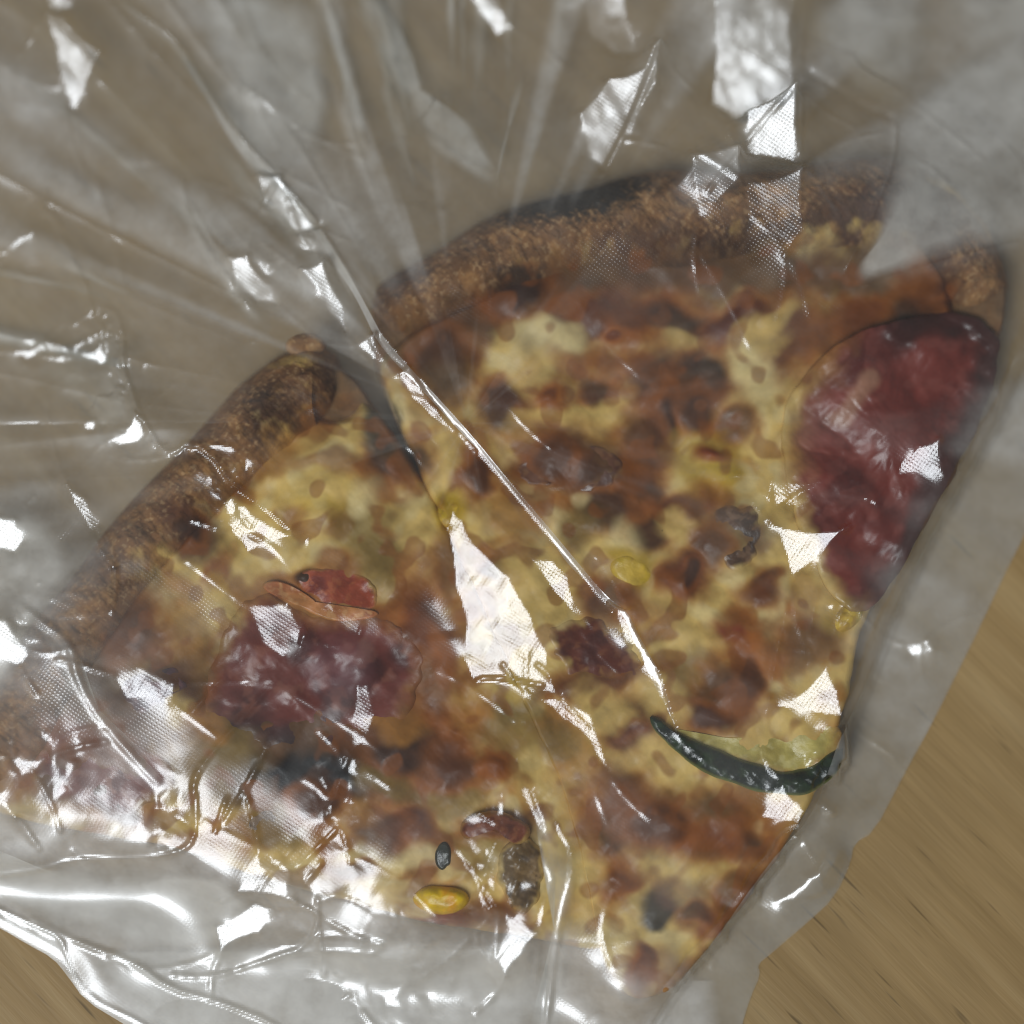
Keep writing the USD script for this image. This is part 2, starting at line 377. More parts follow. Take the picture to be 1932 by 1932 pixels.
# x, y, rx, ry, turn, colour, strength
SPOTS = [
    (1150, 525, 230, 62, -6, "sc", .95), (1420, 515, 230, 66, 0, "sc", .95), (890, 575, 150, 70, -28, "sc", .95), (780, 640, 90, 70, -30, "sc", .9), (1660, 520, 160, 80, 0, "sc", .9),
    # right slice, upper border of burnt cheese
    (1130, 600, 130, 42, -8, "rb", .9), (1300, 612, 110, 36, 8, "db", .8), (1400, 600, 80, 30, -25, "rb", .9), (1490, 640, 40, 70, 20, "rb", .8), (980, 560, 70, 45, 0, "db", .9), (880, 640, 60, 60, 0, "sc", .9), (840, 690, 60, 70, 0, "db", .75),
    (1030, 640, 70, 40, 0, "pl", .9), (1180, 640, 50, 34, 0, "or", .9), (1165, 640, 22, 16, 0, "rb", .9), (1290, 650, 60, 28, -10, "cr", .7), (1430, 640, 60, 40, -30, "cr", .9), (1420, 700, 45, 60, 0, "pl", .75), (1475, 600, 40, 20, -35, "cr", .7),
    (950, 760, 50, 50, 0, "br", .9), (1000, 700, 40, 50, 0, "cr", .7), (1040, 740, 45, 36, 0, "or", .9), (1110, 690, 80, 42, 10, "or", .75), (1035, 738, 18, 14, 0, "rb", .8), (1130, 745, 34, 30, 0, "br", .85), (1080, 790, 130, 30, -4, "cr", .9), (1130, 780, 60, 18, 0, "cr", .8),
    (1235, 720, 60, 50, 0, "db", .95), (1330, 715, 55, 42, 20, "db", .9), (1285, 770, 90, 40, 0, "br", .8), (1380, 780, 40, 36, 0, "cr", .7), (1250, 800, 34, 70, 0, "db", .85), (1320, 770, 40, 34, 0, "db", .7), (1210, 860, 40, 70, 0, "br", .8), (1200, 930, 60, 40, 0, "db", .75), (1390, 800, 34, 30, 0, "br", .7),
    (1340, 870, 85, 62, 20, "yl", .75), (1345, 855, 42, 28, 0, "or", .95), (1345, 850, 22, 12, 0, "re", .8), (1360, 900, 60, 26, -20, "yl", .9), (1290, 950, 70, 26, -8, "rb", .7), (1190, 690, 60, 34, 0, "or", .6),
    (1070, 870, 110, 62, 6, "br", .95), (1040, 870, 50, 40, 0, "db", .6), (890, 900, 40, 60, 10, "or", .8), (905, 900, 26, 30, 0, "br", .9), (850, 860, 30, 60, 15, "cr", .7), (845, 965, 34, 40, 0, "yl", .85), (960, 970, 70, 50, 20, "tn", .8), (1140, 960, 60, 40, 0, "db", .8), (1090, 940, 26, 20, 0, "pl", .6),
    (1090, 1000, 50, 50, 0, "ol", .8), (1225, 1000, 40, 34, 0, "br", .9), (1180, 1010, 34, 44, 0, "pl", .55), (1280, 985, 44, 34, 0, "cr", .7), (1385, 1010, 80, 60, 10, "gy", .8), (1340, 1040, 40, 50, 0, "db", .6), (1190, 1075, 46, 50, 0, "yl", .9), (1295, 1085, 48, 34, 10, "rb", .95), (1300, 1085, 26, 18, 0, "db", .9), (1440, 1110, 50, 26, -30, "rb", .7), (1240, 1140, 60, 30, 0, "cr", .7),
    (960, 1040, 50, 34, 0, "tn", .8), (930, 1075, 30, 20, -10, "br", .8), (1010, 1100, 80, 50, 30, "cr", .8), (1150, 1130, 50, 44, 0, "br", .7), (1380, 1190, 66, 48, 0, "or", .85), (1375, 1190, 34, 22, 0, "re", .85), (1330, 1210, 50, 30, 0, "cr", .6), (1300, 1280, 70, 60, 0, "ol", .8), (1230, 1170, 40, 40, 0, "tn", .6), (1450, 1220, 60, 50, 0, "or", .5), (1530, 1200, 60, 60, 0, "br", .55), (1590, 1160, 50, 40, 0, "yl", .7), (1540, 1120, 50, 40, 0, "cr", .5),
    (1380, 1310, 62, 58, 30, "db", .8), (1340, 1345, 60, 26, 0, "br", .9), (1410, 1280, 34, 50, 0, "br", .7), (1190, 1370, 42, 50, 0, "br", .95), (1190, 1372, 22, 26, 0, "rb", .9), (1120, 1290, 110, 26, -10, "rb", .8), (1140, 1330, 70, 40, 30, "cr", .8), (1250, 1320, 50, 60, 0, "cr", .7), (1500, 1370, 80, 50, 0, "cr", .9), (1420, 1390, 60, 40, 0, "cr", .6), (1260, 1430, 60, 50, 30, "cr", .85), (1180, 1450, 50, 30, 0, "cr", .6),
    (965, 1370, 70, 90, 20, "ol", .85), (960, 1300, 50, 30, 0, "yl", .6), (1090, 1440, 60, 110, 0, "tn", .7), (1050, 1400, 50, 40, 0, "ol", .7), (1000, 1460, 40, 60, 0, "cr", .6), (1170, 1500, 50, 50, 0, "br", .8), (1160, 1560, 60, 60, 0, "db", .75), (1300, 1540, 130, 46, 0, "db", .6), (1420, 1590, 60, 40, 10, "br", .8), (1330, 1590, 70, 34, 0, "rb", .55), (1250, 1560, 60, 40, 0, "br", .7), (1160, 1660, 52, 44, 0, "or", .8), (1165, 1665, 28, 22, 0, "rb", .6), (1240, 1715, 44, 40, 0, "bk", .95), (1290, 1690, 70, 30, 0, "pk", .5), (1340, 1740, 60, 34, -20, "re", .75), (1310, 1720, 30, 20, 0, "db", .7), (1100, 1690, 50, 80, 0, "cr", .6), (1120, 1800, 90, 70, 0, "pl", .8), (1205, 1830, 26, 60, -20, "or", .95), (1210, 1815, 14, 36, -20, "rb", .7), (1250, 1840, 50, 50, 0, "pk", .6), (1390, 1680, 50, 30, -30, "br", .6),
    (1740, 600, 190, 62, -22, "db", .9), (1840, 520, 90, 90, 0, "br", .8), (1600, 600, 70, 40, -20, "rb", .6), (1560, 700, 60, 110, 0, "or", .5), (1540, 860, 60, 90, 0, "tn", .7),  # first spot: brown crust plus the shading of its inner slope, painted in
    # left slice, browned broadly towards its rim and darkened to match its shading
    (590, 1400, 260, 130, 8, "br", .8), (300, 1290, 200, 130, 0, "sc", .8), (180, 1440, 190, 90, 8, "pu", .75), (640, 1170, 160, 60, 10, "or", .8), (810, 1250, 50, 140, -12, "rb", .6), (420, 1470, 120, 80, 0, "ol", .7),
    (150, 1260, 120, 90, -50, "sc", .8), (240, 1130, 80, 90, 40, "sc", .7), (80, 1350, 90, 70, 0, "sc", .7), (200, 1370, 90, 60, 0, "pk", .4), (430, 900, 90, 50, -45, "sc", .7), (520, 850, 70, 40, -30, "tn", .8),
    (570, 1100, 36, 22, 0, "db", .95), (610, 930, 100, 44, -8, "yl", .55), (600, 920, 70, 30, -8, "cr", .9), (700, 1000, 90, 70, 30, "ol", .7), (690, 930, 40, 40, 0, "pl", .7), (740, 1010, 26, 22, 0, "or", .6), (620, 870, 90, 22, -6, "re", .5), (640, 1070, 50, 40, 0, "or", .8), (720, 1060, 60, 50, 0, "ol", .8), (790, 1100, 40, 60, 20, "tn", .6), (790, 1170, 40, 60, 0, "rb", .6), (830, 1230, 26, 60, -15, "or", .8), (840, 1060, 26, 60, 0, "br", .5), (750, 870, 60, 50, 0, "db", .8), (720, 800, 40, 60, 0, "bk", .9),  # last black spot paints the shade in the gap between the slices
    (360, 1000, 70, 56, 30, "pu", .9), (345, 990, 40, 34, 0, "db", .9), (405, 1080, 30, 40, 20, "or", .9), (405, 1100, 22, 30, 0, "yl", .4), (280, 1000, 40, 40, 0, "sc", .8), (330, 1100, 40, 30, 0, "tn", .7), (340, 1190, 60, 80, 20, "tn", .6), (240, 1180, 60, 50, 0, "br", .7), (300, 1290, 80, 40, -10, "pu", .7), (340, 1340, 40, 40, 0, "cr", .8), (430, 1400, 60, 60, -40, "ol", .9), (390, 1370, 50, 40, 0, "tn", .8), (240, 1340, 60, 40, 0, "pu", .5), (130, 1400, 60, 40, 20, "re", .7), (125, 1430, 30, 30, 0, "br", .7), (200, 1420, 60, 40, 0, "rb", .5), (80, 1480, 50, 40, 0, "pu", .8), (20, 1480, 40, 40, 0, "or", .7), (180, 1500, 60, 30, 0, "pu", .6), (120, 1520, 50, 26, 10, "tn", .6), (270, 1540, 40, 24, 0, "or", .7), (220, 1530, 36, 24, 0, "pu", .7), (260, 1440, 60, 50, 0, "pk", .6), (50, 1380, 40, 40, 0, "br", .6),
    (575, 1470, 130, 60, 0, "bk", 1.0), (470, 1500, 60, 40, 0, "gy", .7), (560, 1510, 40, 30, 0, "or", .6), (430, 1590, 40, 24, 0, "or", .5), (520, 1560, 60, 40, 0, "ol", .8), (600, 1520, 40, 40, 0, "db", .7), (780, 1420, 110, 46, 16, "db", .85), (860, 1440, 60, 40, 0, "br", .7), (925, 1445, 30, 34, 0, "or", .95), (925, 1448, 16, 20, 0, "rb", .7), (740, 1370, 70, 30, 20, "tn", .8), (720, 1480, 70, 30, 16, "ol", .8), (830, 1520, 80, 34, 0, "ol", .7), (770, 1560, 40, 36, 0, "rb", .9), (720, 1570, 46, 34, 0, "br", .7), (690, 1540, 40, 26, 0, "tn", .5), (870, 1380, 50, 50, 0, "or", .5), (900, 1330, 40, 50, 0, "tn", .6), (790, 1620, 60, 26, 0, "pl", .7), (660, 1650, 50, 20, 0, "db", .5), (700, 1600, 60, 30, 0, "gy", .5), (840, 1735, 60, 22, 0, "re", .9), (930, 1730, 60, 30, 0, "rb", .6), (900, 1600, 60, 50, 0, "ol", .5), (1010, 1560, 30, 40, 0, "pu", .6), (940, 1560, 60, 20, 0, "rb", .7), (760, 1680, 60, 20, 0, "pl", .6),  # first black spot paints the deep shade below the ham
]


def pizza_tint(dx, dy):
    wx = dx + 15 * fbm2(dx / 50, dy / 50, 1, 2)
    wy = dy + 15 * fbm2(dx / 50, dy / 50, 2, 2)
    n1, n2, n3 = fbm2(dx / 80, dy / 80, 3), fbm2(dx / 36, dy / 36, 4, 2), fbm2(dx / 15, dy / 15, 7, 2)
    c = COL["cr"][None] * np.ones(dx.shape + (1,))
    c = c + (COL["tn"] - c) * (0.65 * sstep(-0.1, 0.6, n1))[..., None]
    c = c + (COL["ol"] - c) * (0.25 * sstep(0.0, 0.7, n2))[..., None]
    c = c + (COL["pl"] - c) * (0.6 * sstep(0.0, 0.7, -n2))[..., None]
    c = c + (COL["or"] - c) * (0.5 * sstep(0.05, 0.5, n1 * 0.6 + n2 * 0.5))[..., None]
    lift = np.zeros(dx.shape)
    for (x, y, rx, ry, deg, k, st) in SPOTS:
        m = (abs(dx - x) < rx + ry + 60) & (abs(dy - y) < rx + ry + 60)
        if not m.any():
            continue
        a = math.radians(deg)
        ux, uy = wx[m] - x, wy[m] - y
        q = np.hypot((ux * math.cos(a) + uy * math.sin(a)) / rx, (-ux * math.sin(a) + uy * math.cos(a)) / ry)
        if k in ("br", "db", "rb"):                                        # a toasted orange rim round every brown blister
            w = 0.7 * sstep(1.75, 0.8, q + 0.08 * n3[m])
            c[m] = c[m] + (COL["or"] - c[m]) * w[:, None]
        w = st * min(1.0, 0.62 + max(rx, ry) / 110) * sstep(1.25, 0.5, q + 0.07 * n3[m])
        c[m] = c[m] + (COL[k] - c[m]) * w[:, None]
        if k in ("br", "db", "rb", "or", "bk"):
            lift[m] += 1.0e-3 * min(1, rx / 40) * st * (1 - sstep(0, 1.3, q))
        else:
            lift[m] += 0.5e-3 * min(1, rx / 40) * st * (1 - sstep(0, 1.3, q))
    # a few small toasted blisters
    fk = sstep(0.38, 0.7, fbm2(dx / 40, dy / 40, 31, 2)) * 0.6
    c = c + (COL["or"] * 0.8 - c) * fk[..., None]
    return np.clip(c, 0.004, 0.85), lift


def pizza_top(dx, dy):
    """Height of the baked surface in metres."""
    z = 0.0098 + 0.0012 * fbm2(dx / 95, dy / 95, 41, 2) + 0.0005 * fbm2(dx / 42, dy / 42, 42, 2) + 0.00005 * fbm2(dx / 12, dy / 12, 43, 2)
    z = z - 0.0035 * sstep(1350, 1850, dy) - 0.002 * sstep(500, 0, dx) * sstep(1200, 1500, dy)                                  # the tips are thinner
    return z


# ------------------------------------------------------------------ pizza slices
RIGHT = [(705, 560), (760, 520), (850, 478), (940, 420), (1050, 386), (1150, 362), (1300, 352), (1480, 330), (1600, 308), (1690, 300), (1790, 330), (1870, 400), (1915, 500), (1905, 620), (1850, 760), (1780, 900), (1700, 1040), (1640, 1160), (1605, 1300), (1575, 1440), (1490, 1600), (1400, 1720), (1300, 1850), (1235, 1895), (1160, 1880), (1118, 1740), (1076, 1540), (973, 1310), (838, 1000), (740, 780), (690, 640)]
LEFT = [(-150, 1420), (-60, 1370), (10, 1330), (40, 1275), (75, 1205), (130, 1125), (150, 1085), (210, 1005), (280, 925), (340, 865), (410, 795), (480, 722), (540, 672), (600, 665), (660, 692), (706, 756), (774, 856), (862, 1010), (1002, 1318), (1106, 1545), (1146, 1730), (1150, 1800), (1060, 1785), (930, 1760), (800, 1745), (640, 1700), (520, 1668), (430, 1640), (330, 1600), (180, 1575), (60, 1555), (-70, 1520)]


def tint_fn(dxy):
    return pizza_tint(dxy[:, 0], dxy[:, 1])


def lerpcol(a, b, w):
    return a + (b - a) * w[:, None]


def build_slice(outline, center, label, arc, gap_seed):
    c = np.mean(outline, 0)
    x0, y0 = unproj(c[0], c[1], 0.0)
    root = thing("pizza_slice", label, "pizza slice", at=(float(x0), float(y0), 0.0004))
    # dough base
    v, f, dxy, rim = star(outline, lambda x, y, dx, dy: pizza_top(dx, dy) - 0.0016, 0.0009, 520, 60, 1.6, center, smooth=1, wob=3, wseed=gap_seed)
    n = fbm2(dxy[:, 0] / 30, dxy[:, 1] / 30, 60)
    t = lerpcol(np.broadcast_to(lin((206, 178, 130)), (len(v), 3)), lin((150, 105, 58)), sstep(-0.2, 0.6, n))
    q, _, _ = seg_dist(arc, dxy[:, 0], dxy[:, 1])
    t = lerpcol(t, lin((112, 76, 44)) * (1 + 0.3 * n[:, None]), 0.9 * sstep(120, 80, q))
    part("dough_base", root, v, f, DOUGH, t)
    # cheese: the whole top except the bare crust
    inner = []
    for (px, py) in chaikin(outline, 1):
        d = np.array(center) - (px, py)
        r = np.hypot(*d)
        q, _, _ = seg_dist(arc, np.array([px]), np.array([py]))
        inset = 3 + 50 * float(sstep(90, 20, q[0]))
        inner.append((px + d[0] / r * inset, py + d[1] / r * inset))

    def cheese_top(x, y, dx, dy):
        _, lift = pizza_tint(dx, dy)
        q, _, _ = seg_dist(arc, dx, dy)
        return pizza_top(dx, dy) + lift - (0.0002 if gap_seed == 1 else 0) - 0.0045 * sstep(66, 30, q)
    v, f, dxy, rim = star(inner, cheese_top, lambda x, y, dx, dy: pizza_top(dx, dy) - 0.0022, 1100, 300, 1.8, center, smooth=1, wob=4, wseed=gap_seed + 3)
    col, _ = tint_fn(dxy)
    part("cheese_topping", root, v, f, CHEESE, col)
    return root


def build_crust(root, arc, width, height, seed, dark, inner_at=(900, 1250)):
    """A puffed rim along the arc (D coordinates)."""
    p = chaikin(arc, 3, closed=False)
    s = np.r_[0, np.cumsum(np.hypot(*np.diff(p, axis=0).T))]
    ns, nu = 620, 90
    u = np.linspace(0, s[-1], ns)
    sx, sy = np.interp(u, s, p[:, 0]), np.interp(u, s, p[:, 1])
    tx, ty = np.gradient(sx), np.gradient(sy)
    L = np.hypot(tx, ty)
    nx, ny = -ty / L, tx / L                                                  # points inward or outward; either will do
    q = u / s[-1]
    w = np.interp(q, np.linspace(0, 1, len(width)), width) * (1 + 0.10 * vnoise(q * 9, 0 * q + 3, seed))
    h = np.interp(q, np.linspace(0, 1, len(height)), height) * (1 + 0.10 * vnoise(q * 7, 0 * q + 9, seed + 1))
    e = np.sqrt(np.clip(np.minimum(q, 1 - q) / 0.035, 0, 1))
    a = np.linspace(-1.0, 1.0, nu)[None]
    dx = sx[:, None] + nx[:, None] * a * w[:, None] * (0.35 + 0.65 * e[:, None])
    dy = sy[:, None] + ny[:, None] * a * w[:, None] * (0.35 + 0.65 * e[:, None])
    prof = np.clip(1 - np.abs(a) ** 2.2, 0, 1) ** 0.7
    x, y = unproj(dx, dy, 0.011)
    bump = 0.0010 * fbm2(dx / 60, dy / 60, seed + 5) + 0.0005 * fbm2(dx / 20, dy / 20, seed + 6) + 0.0002 * fbm2(dx / 8, dy / 8, seed + 7, 2)
    for (kx, ky, kr, kh) in ((575, 668, 34, 2.6), (560, 770, 95, 2.4), (250, 1040, 60, 1.0), (370, 990, 60, 1.6), (1090, 430, 90, 1.2), (980, 540, 60, 1.2), (1460, 440, 110, 1.2)):
        bump = bump + kh * 1e-3 * np.exp(-((dx - kx) ** 2 + (dy - ky) ** 2) / kr**2)
    z = 0.0010 + (h[:, None] * 1e-3 * (0.25 + 0.75 * e[:, None]) + bump) * prof
    V = np.stack([x, y, z], -1).reshape(-1, 3)
    F = grid_faces(ns, nu)
    if np.cross(V[F[0, 1]] - V[F[0, 0]], V[F[0, 2]] - V[F[0, 0]])[2] < 0:
        F = F[:, ::-1]
    n1, n2, n3 = fbm2(dx / 70, dy / 70, seed + 8), fbm2(dx / 18, dy / 18, seed + 9), fbm2(dx / 6, dy / 6, seed + 10, 2)
    c = np.ones(dx.shape + (1,)) * lin((136, 95, 56))
    c = c + (lin((166, 122, 74)) - c) * (0.6 * sstep(0.0, 0.6, n2))[..., None]
    c = c + (lin((104, 70, 42)) - c) * (0.4 * sstep(0.0, 0.5, -n2 + 0.4 * n1))[..., None]
    c = c + (lin((206, 172, 126)) - c) * (0.3 * sstep(0.35, 0.8, n3))[..., None]
    for (px, py, rx, ry, deg, k, st) in dark:
        al = math.radians(deg)
        ux, uy = dx - px + 14 * n2, dy - py + 14 * n1
        qd = np.hypot((ux * math.cos(al) + uy * math.sin(al)) / rx, (-ux * math.sin(al) + uy * math.cos(al)) / ry)
        c = c + (COL[k] - c) * (st * sstep(1.2, 0.5, qd + 0.2 * n3))[..., None]
    pc, _ = pizza_tint(dx, dy)
    ins_ = a if np.hypot(dx[ns // 2, -1] - inner_at[0], dy[ns // 2, -1] - inner_at[1]) < np.hypot(dx[ns // 2, 0] - inner_at[0], dy[ns // 2, 0] - inner_at[1]) else -a
    c = c + (pc - c) * sstep(0.45 if inner_at[0] > 1000 else 0.15, 0.95, ins_ + 0.35 * n1 + 0.25 * n2)[..., None]              # baked cheese runs up its inner side
    part("crust", root, V, F, CRUST, np.clip(c, 0.004, 0.8).reshape(-1, 3))


ARC_R = [(716, 606), (770, 566), (850, 526), (940, 478), (1050, 440), (1150, 420), (1300, 410), (1480, 398), (1600, 386), (1700, 386), (1780, 420), (1840, 500), (1850, 580)]
ARC_L = [(-140, 1450), (-50, 1412), (30, 1368), (75, 1290), (115, 1225), (170, 1150), (195, 1112), (250, 1040), (320, 960), (380, 900), (450, 830), (520, 760), (580, 720), (630, 735)]

slice_l = build_slice(LEFT, (600, 1260), "pizza slice with dark ham and one bright corn kernel, nearest the lower left bag edge", ARC_L, 1)
build_crust(slice_l, ARC_L, [84, 92, 88, 78, 76, 86, 104, 82], [10.5, 11, 11.5, 12, 12.5, 13, 13.5, 12], 70,
            [(555, 770, 110, 70, -30, "br", .55), (560, 690, 50, 20, -10, "cr", .5), (600, 840, 80, 30, -10, "re", .5), (360, 985, 70, 46, 20, "pu", .8), (200, 1080, 60, 40, 0, "sc", .7), (660, 760, 40, 70, 0, "bk", .8), (90, 1240, 50, 60, 0, "br", .5), (520, 800, 60, 60, 0, "db", .5)])
slice_r = build_slice(RIGHT, (1250, 1000), "pizza slice with long browned crust, zucchini and overhanging ham, under the bag's straight fold", ARC_R, 2)
build_crust(slice_r, ARC_R, [64, 78, 88, 98, 104, 106, 106, 104, 98, 90, 80], [12, 14, 15, 15.5, 15.5, 15.5, 15, 15, 14.5, 14, 12], 90,
            [(1080, 380, 170, 56, -12, "bk", .95), (980, 540, 70, 44, 0, "db", .8), (760, 540, 70, 36, -25, "br", .7), (1250, 480, 160, 60, 0, "br", .7), (1450, 470, 160, 50, 0, "db", .6), (1580, 420, 90, 60, -20, "br", .8), (1330, 520, 120, 30, 5, "db", .7), (1720, 440, 120, 120, 20, "br", .8), (880, 500, 60, 30, -30, "sc", .7)], (1250, 1000))


# ------------------------------------------------------------------ toppings
def topping(root, name, poly, mat, tint, lift, thick, round_mm=0.8, wob=8, seed=0, nphi=220, nt=40, zfun=None, label=None, power=1.0, wave=0.00012, blend=1.4):
    def top(x, y, dx, dy):
        _, l = pizza_tint(dx, dy)
        z = np.maximum(zfun(dx, dy), pizza_top(dx, dy) + l + 0.0005) if zfun else pizza_top(dx, dy) + lift * 1e-3
        return z + wave * fbm2(dx / 24, dy / 24, 400 + seed)
    v, f, dxy, rim = star(poly, top, lambda x, y, dx, dy: top(x, y, dx, dy) - thick * 1e-3, nphi, nt, round_mm, None, 2, power, wob, seed)
    col = tint(dxy[:, 0], dxy[:, 1], rim)
    if blend:
        pc, _ = tint_fn(dxy)
        col = lerpcol(col, pc, 0.85 * sstep(blend * 1e-3, 0.0002, rim + 0.0006 * fbm2(dxy[:, 0] / 14, dxy[:, 1] / 14, 470 + seed, 2)))
    return part(name, root, v, f, mat, np.clip(col, 0.003, 0.85), label)[0]


def mottled(a, b, c, sa=30, sb=9, seed=0, edge=None, ew=0.002):
    A, B, C = (lin(q) for q in (a, b, c))

    def fn(dx, dy, rim):
        n, m = fbm2(dx / sa, dy / sa, 500 + seed), fbm2(dx / sb, dy / sb, 520 + seed)
        t = lerpcol(np.broadcast_to(A, (len(dx), 3)), B, sstep(-0.1, 0.6, n))
        t = lerpcol(t, C, 0.7 * sstep(0.1, 0.6, m))
        if edge is not None:
            t = lerpcol(t, lin(edge), sstep(ew, ew * 0.2, rim + 0.0008 * m))
        return t
    return fn


def dark_ham(dx, dy, rim):
    t = mottled((116, 50, 38), (78, 31, 25), (138, 80, 62), 70, 26, 4)(dx, dy, rim)
    t = lerpcol(t, lin((34, 18, 13)), 0.92 * sstep(1340, 1440, dy - 0.25 * (dx - 560) + 22 * fbm2(dx / 50, dy / 50, 533)))  # shade at the lower end, put into the meat colour
    t = lerpcol(t, lin((128, 80, 84)), 0.5 * sstep(90, 30, np.hypot(dx - 640, dy - 1260)))
    return t


HAM = [(1478, 760), (1530, 690), (1600, 640), (1700, 600), (1800, 585), (1860, 605), (1892, 640), (1885, 700), (1850, 800), (1790, 915), (1725, 1030), (1665, 1130), (1610, 1170), (1550, 1110), (1510, 1000), (1470, 880)]


def ham_z(dx, dy):
    q, _, _ = seg_dist([(1520, 640), (1560, 1140)], dx, dy)
    z = 0.0128 - 0.0040 * sstep(180, 420, q) + 0.0009 * np.sin((dx * 0.8 - dy * 0.6) / 44 + 1.5 * vnoise(dx / 150, dy / 150, 44)) + 0.0008 * vnoise(dx / 60, dy / 60, 45)
    return z


def ham_tint(dx, dy, rim):
    n, m = fbm2(dx / 80, dy / 80, 501), fbm2(dx / 26, dy / 26, 521, 2)
    t = lerpcol(np.broadcast_to(lin((128, 52, 40)), (len(dx), 3)), lin((102, 38, 29)), sstep(-0.1, 0.6, n))
    t = lerpcol(t, lin((146, 76, 64)), 0.5 * sstep(0.15, 0.6, m))
    t = t * 0.9
    t = lerpcol(t, lin((150, 96, 66)), 0.7 * sstep(1590, 1490, dx + 0.25 * (dy - 800) + 30 * m))      # film sheen over the left side, painted in as paler brown
    q, _, _ = seg_dist([(1590, 790), (1640, 715)], dx, dy)
    t = lerpcol(t, lin((176, 128, 100)), 0.7 * sstep(26, 6, q + 6 * m))                              # streak of fat
    pc = pizza_tint(dx, dy)[0]
    t = lerpcol(t, pc, 0.9 * sstep(0.0045, 0.0005, rim + 0.001 * m) * sstep(1660, 1560, dx))
    return lerpcol(t, lin((50, 20, 14)), 0.85 * sstep(0.009, 0.003, rim + 0.0015 * m) * sstep(1600, 1720, dx))  # dark right rim: the side of the ham, with fold shading painted in


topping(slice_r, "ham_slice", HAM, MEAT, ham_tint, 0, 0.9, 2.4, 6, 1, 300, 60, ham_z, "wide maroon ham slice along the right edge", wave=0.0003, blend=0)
topping(slice_r, "ham_slice", [(1030, 1180), (1110, 1150), (1190, 1180), (1235, 1245), (1190, 1300), (1090, 1292), (1036, 1240)], MEAT, mottled((104, 48, 30), (78, 32, 22), (130, 76, 46), 40, 16, 2), 0.3, 1.4, 1.8, 22, 2, blend=3.0)
topping(slice_r, "ham_slice", [(958, 868), (1050, 822), (1140, 846), (1176, 900), (1110, 934), (1005, 914)], MEAT, mottled((104, 62, 38), (82, 42, 24), (128, 86, 52), 30, 10, 3), 0.4, 1.4, 1.2, 20, 3)
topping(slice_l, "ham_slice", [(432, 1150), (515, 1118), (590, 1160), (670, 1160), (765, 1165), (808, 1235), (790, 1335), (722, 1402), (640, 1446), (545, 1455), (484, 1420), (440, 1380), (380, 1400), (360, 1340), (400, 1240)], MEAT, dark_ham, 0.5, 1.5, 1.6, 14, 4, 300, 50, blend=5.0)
topping(slice_l, "ham_slice", [(205, 1300), (262, 1256), (330, 1262), (362, 1300), (300, 1345), (226, 1335)], MEAT, mottled((92, 58, 66), (64, 38, 46), (130, 90, 90), 30, 10, 5), 0.5, 1.2, 1.0, 16, 5)
topping(slice_l, "pepper_piece", [(545, 1088), (600, 1064), (668, 1072), (716, 1108), (712, 1152), (640, 1158), (578, 1128)], VEG, mottled((158, 66, 34), (120, 40, 22), (176, 92, 50), 30, 10, 6, (178, 112, 62), 0.0012), 0.5, 1.2, 1.1, 10, 6)
topping(slice_r, "mushroom_slice", [(1325, 1000), (1350, 955), (1410, 950), (1455, 985), (1450, 1040), (1400, 1075), (1345, 1060)], VEG, mottled((92, 62, 40), (62, 40, 24), (126, 94, 68), 40, 16, 7), 0.3, 1.4, 1.6, 18, 7, blend=2.0)
MUSH = [(935, 1600), (985, 1572), (1028, 1598), (1036, 1660), (1010, 1712), (965, 1722), (938, 1680)]
topping(slice_l, "pepper_strip", [(490, 1100), (520, 1090), (560, 1108), (600, 1136), (650, 1152), (712, 1150), (722, 1164), (650, 1176), (590, 1162), (540, 1132), (500, 1116)], VEG, mottled((196, 128, 70), (172, 98, 48), (212, 156, 100), 30, 10, 14), 0.9, 1.3, 0.9, 3, 14, blend=0.6, label="thin pale orange pepper strip")
topping(slice_l, "mushroom_slice", MUSH, VEG, mottled((116, 90, 54), (84, 62, 34), (142, 114, 76), 24, 9, 8, (70, 56, 36), 0.001), 1.4, 2.2, 1.5, 10, 8, wave=0.0006)
topping(slice_l, "mushroom_slice", [(440, 1548), (478, 1520), (530, 1530), (536, 1570), (478, 1592)], VEG, mottled((126, 104, 84), (92, 74, 58), (150, 128, 104), 24, 9, 9), 0.1, 1.4, 1.6, 12, 9)
topping(slice_l, "mushroom_slice", [(868, 1556), (900, 1530), (960, 1532), (1004, 1556), (1000, 1588), (968, 1596), (940, 1566), (896, 1566), (878, 1590)], VEG, mottled((120, 60, 34), (84, 36, 20), (150, 90, 56), 24, 9, 10), 2.6, 2.2, 1.2, 6, 10, label="brown shiny curled mushroom slice")
topping(slice_l, "olive_piece", [(822, 1596), (842, 1588), (852, 1612), (848, 1642), (832, 1646), (820, 1624)], VEG, mottled((38, 42, 32), (24, 28, 22), (56, 58, 40), 14, 6, 11), 0.5, 1.2, 0.7, 16, 11, 120, 24, blend=0)


def kernel(root, x, y, rx, ry, deg, a, b, lift=2.0):
    al = math.radians(deg)
    t = np.linspace(0, 2 * math.pi, 18, endpoint=False)
    ex, ey = rx * np.cos(t) * (1 + 0.08 * np.cos(2 * t + 1)), ry * np.sin(t) * (1 - 0.18 * np.exp(-((t - 4.7) / 0.5) ** 2))
    poly = np.stack([x + ex * math.cos(al) - ey * math.sin(al), y + ex * math.sin(al) + ey * math.cos(al)], -1)
    topping(root, "corn_kernel", poly, VEG, mottled(a, b, (214, 178, 44), 40, 14, int(x)), lift, 3.2, 2.6, 0, int(x) % 90, 160, 30, wave=0.00008, blend=0 if lift > 1 else 2.0)


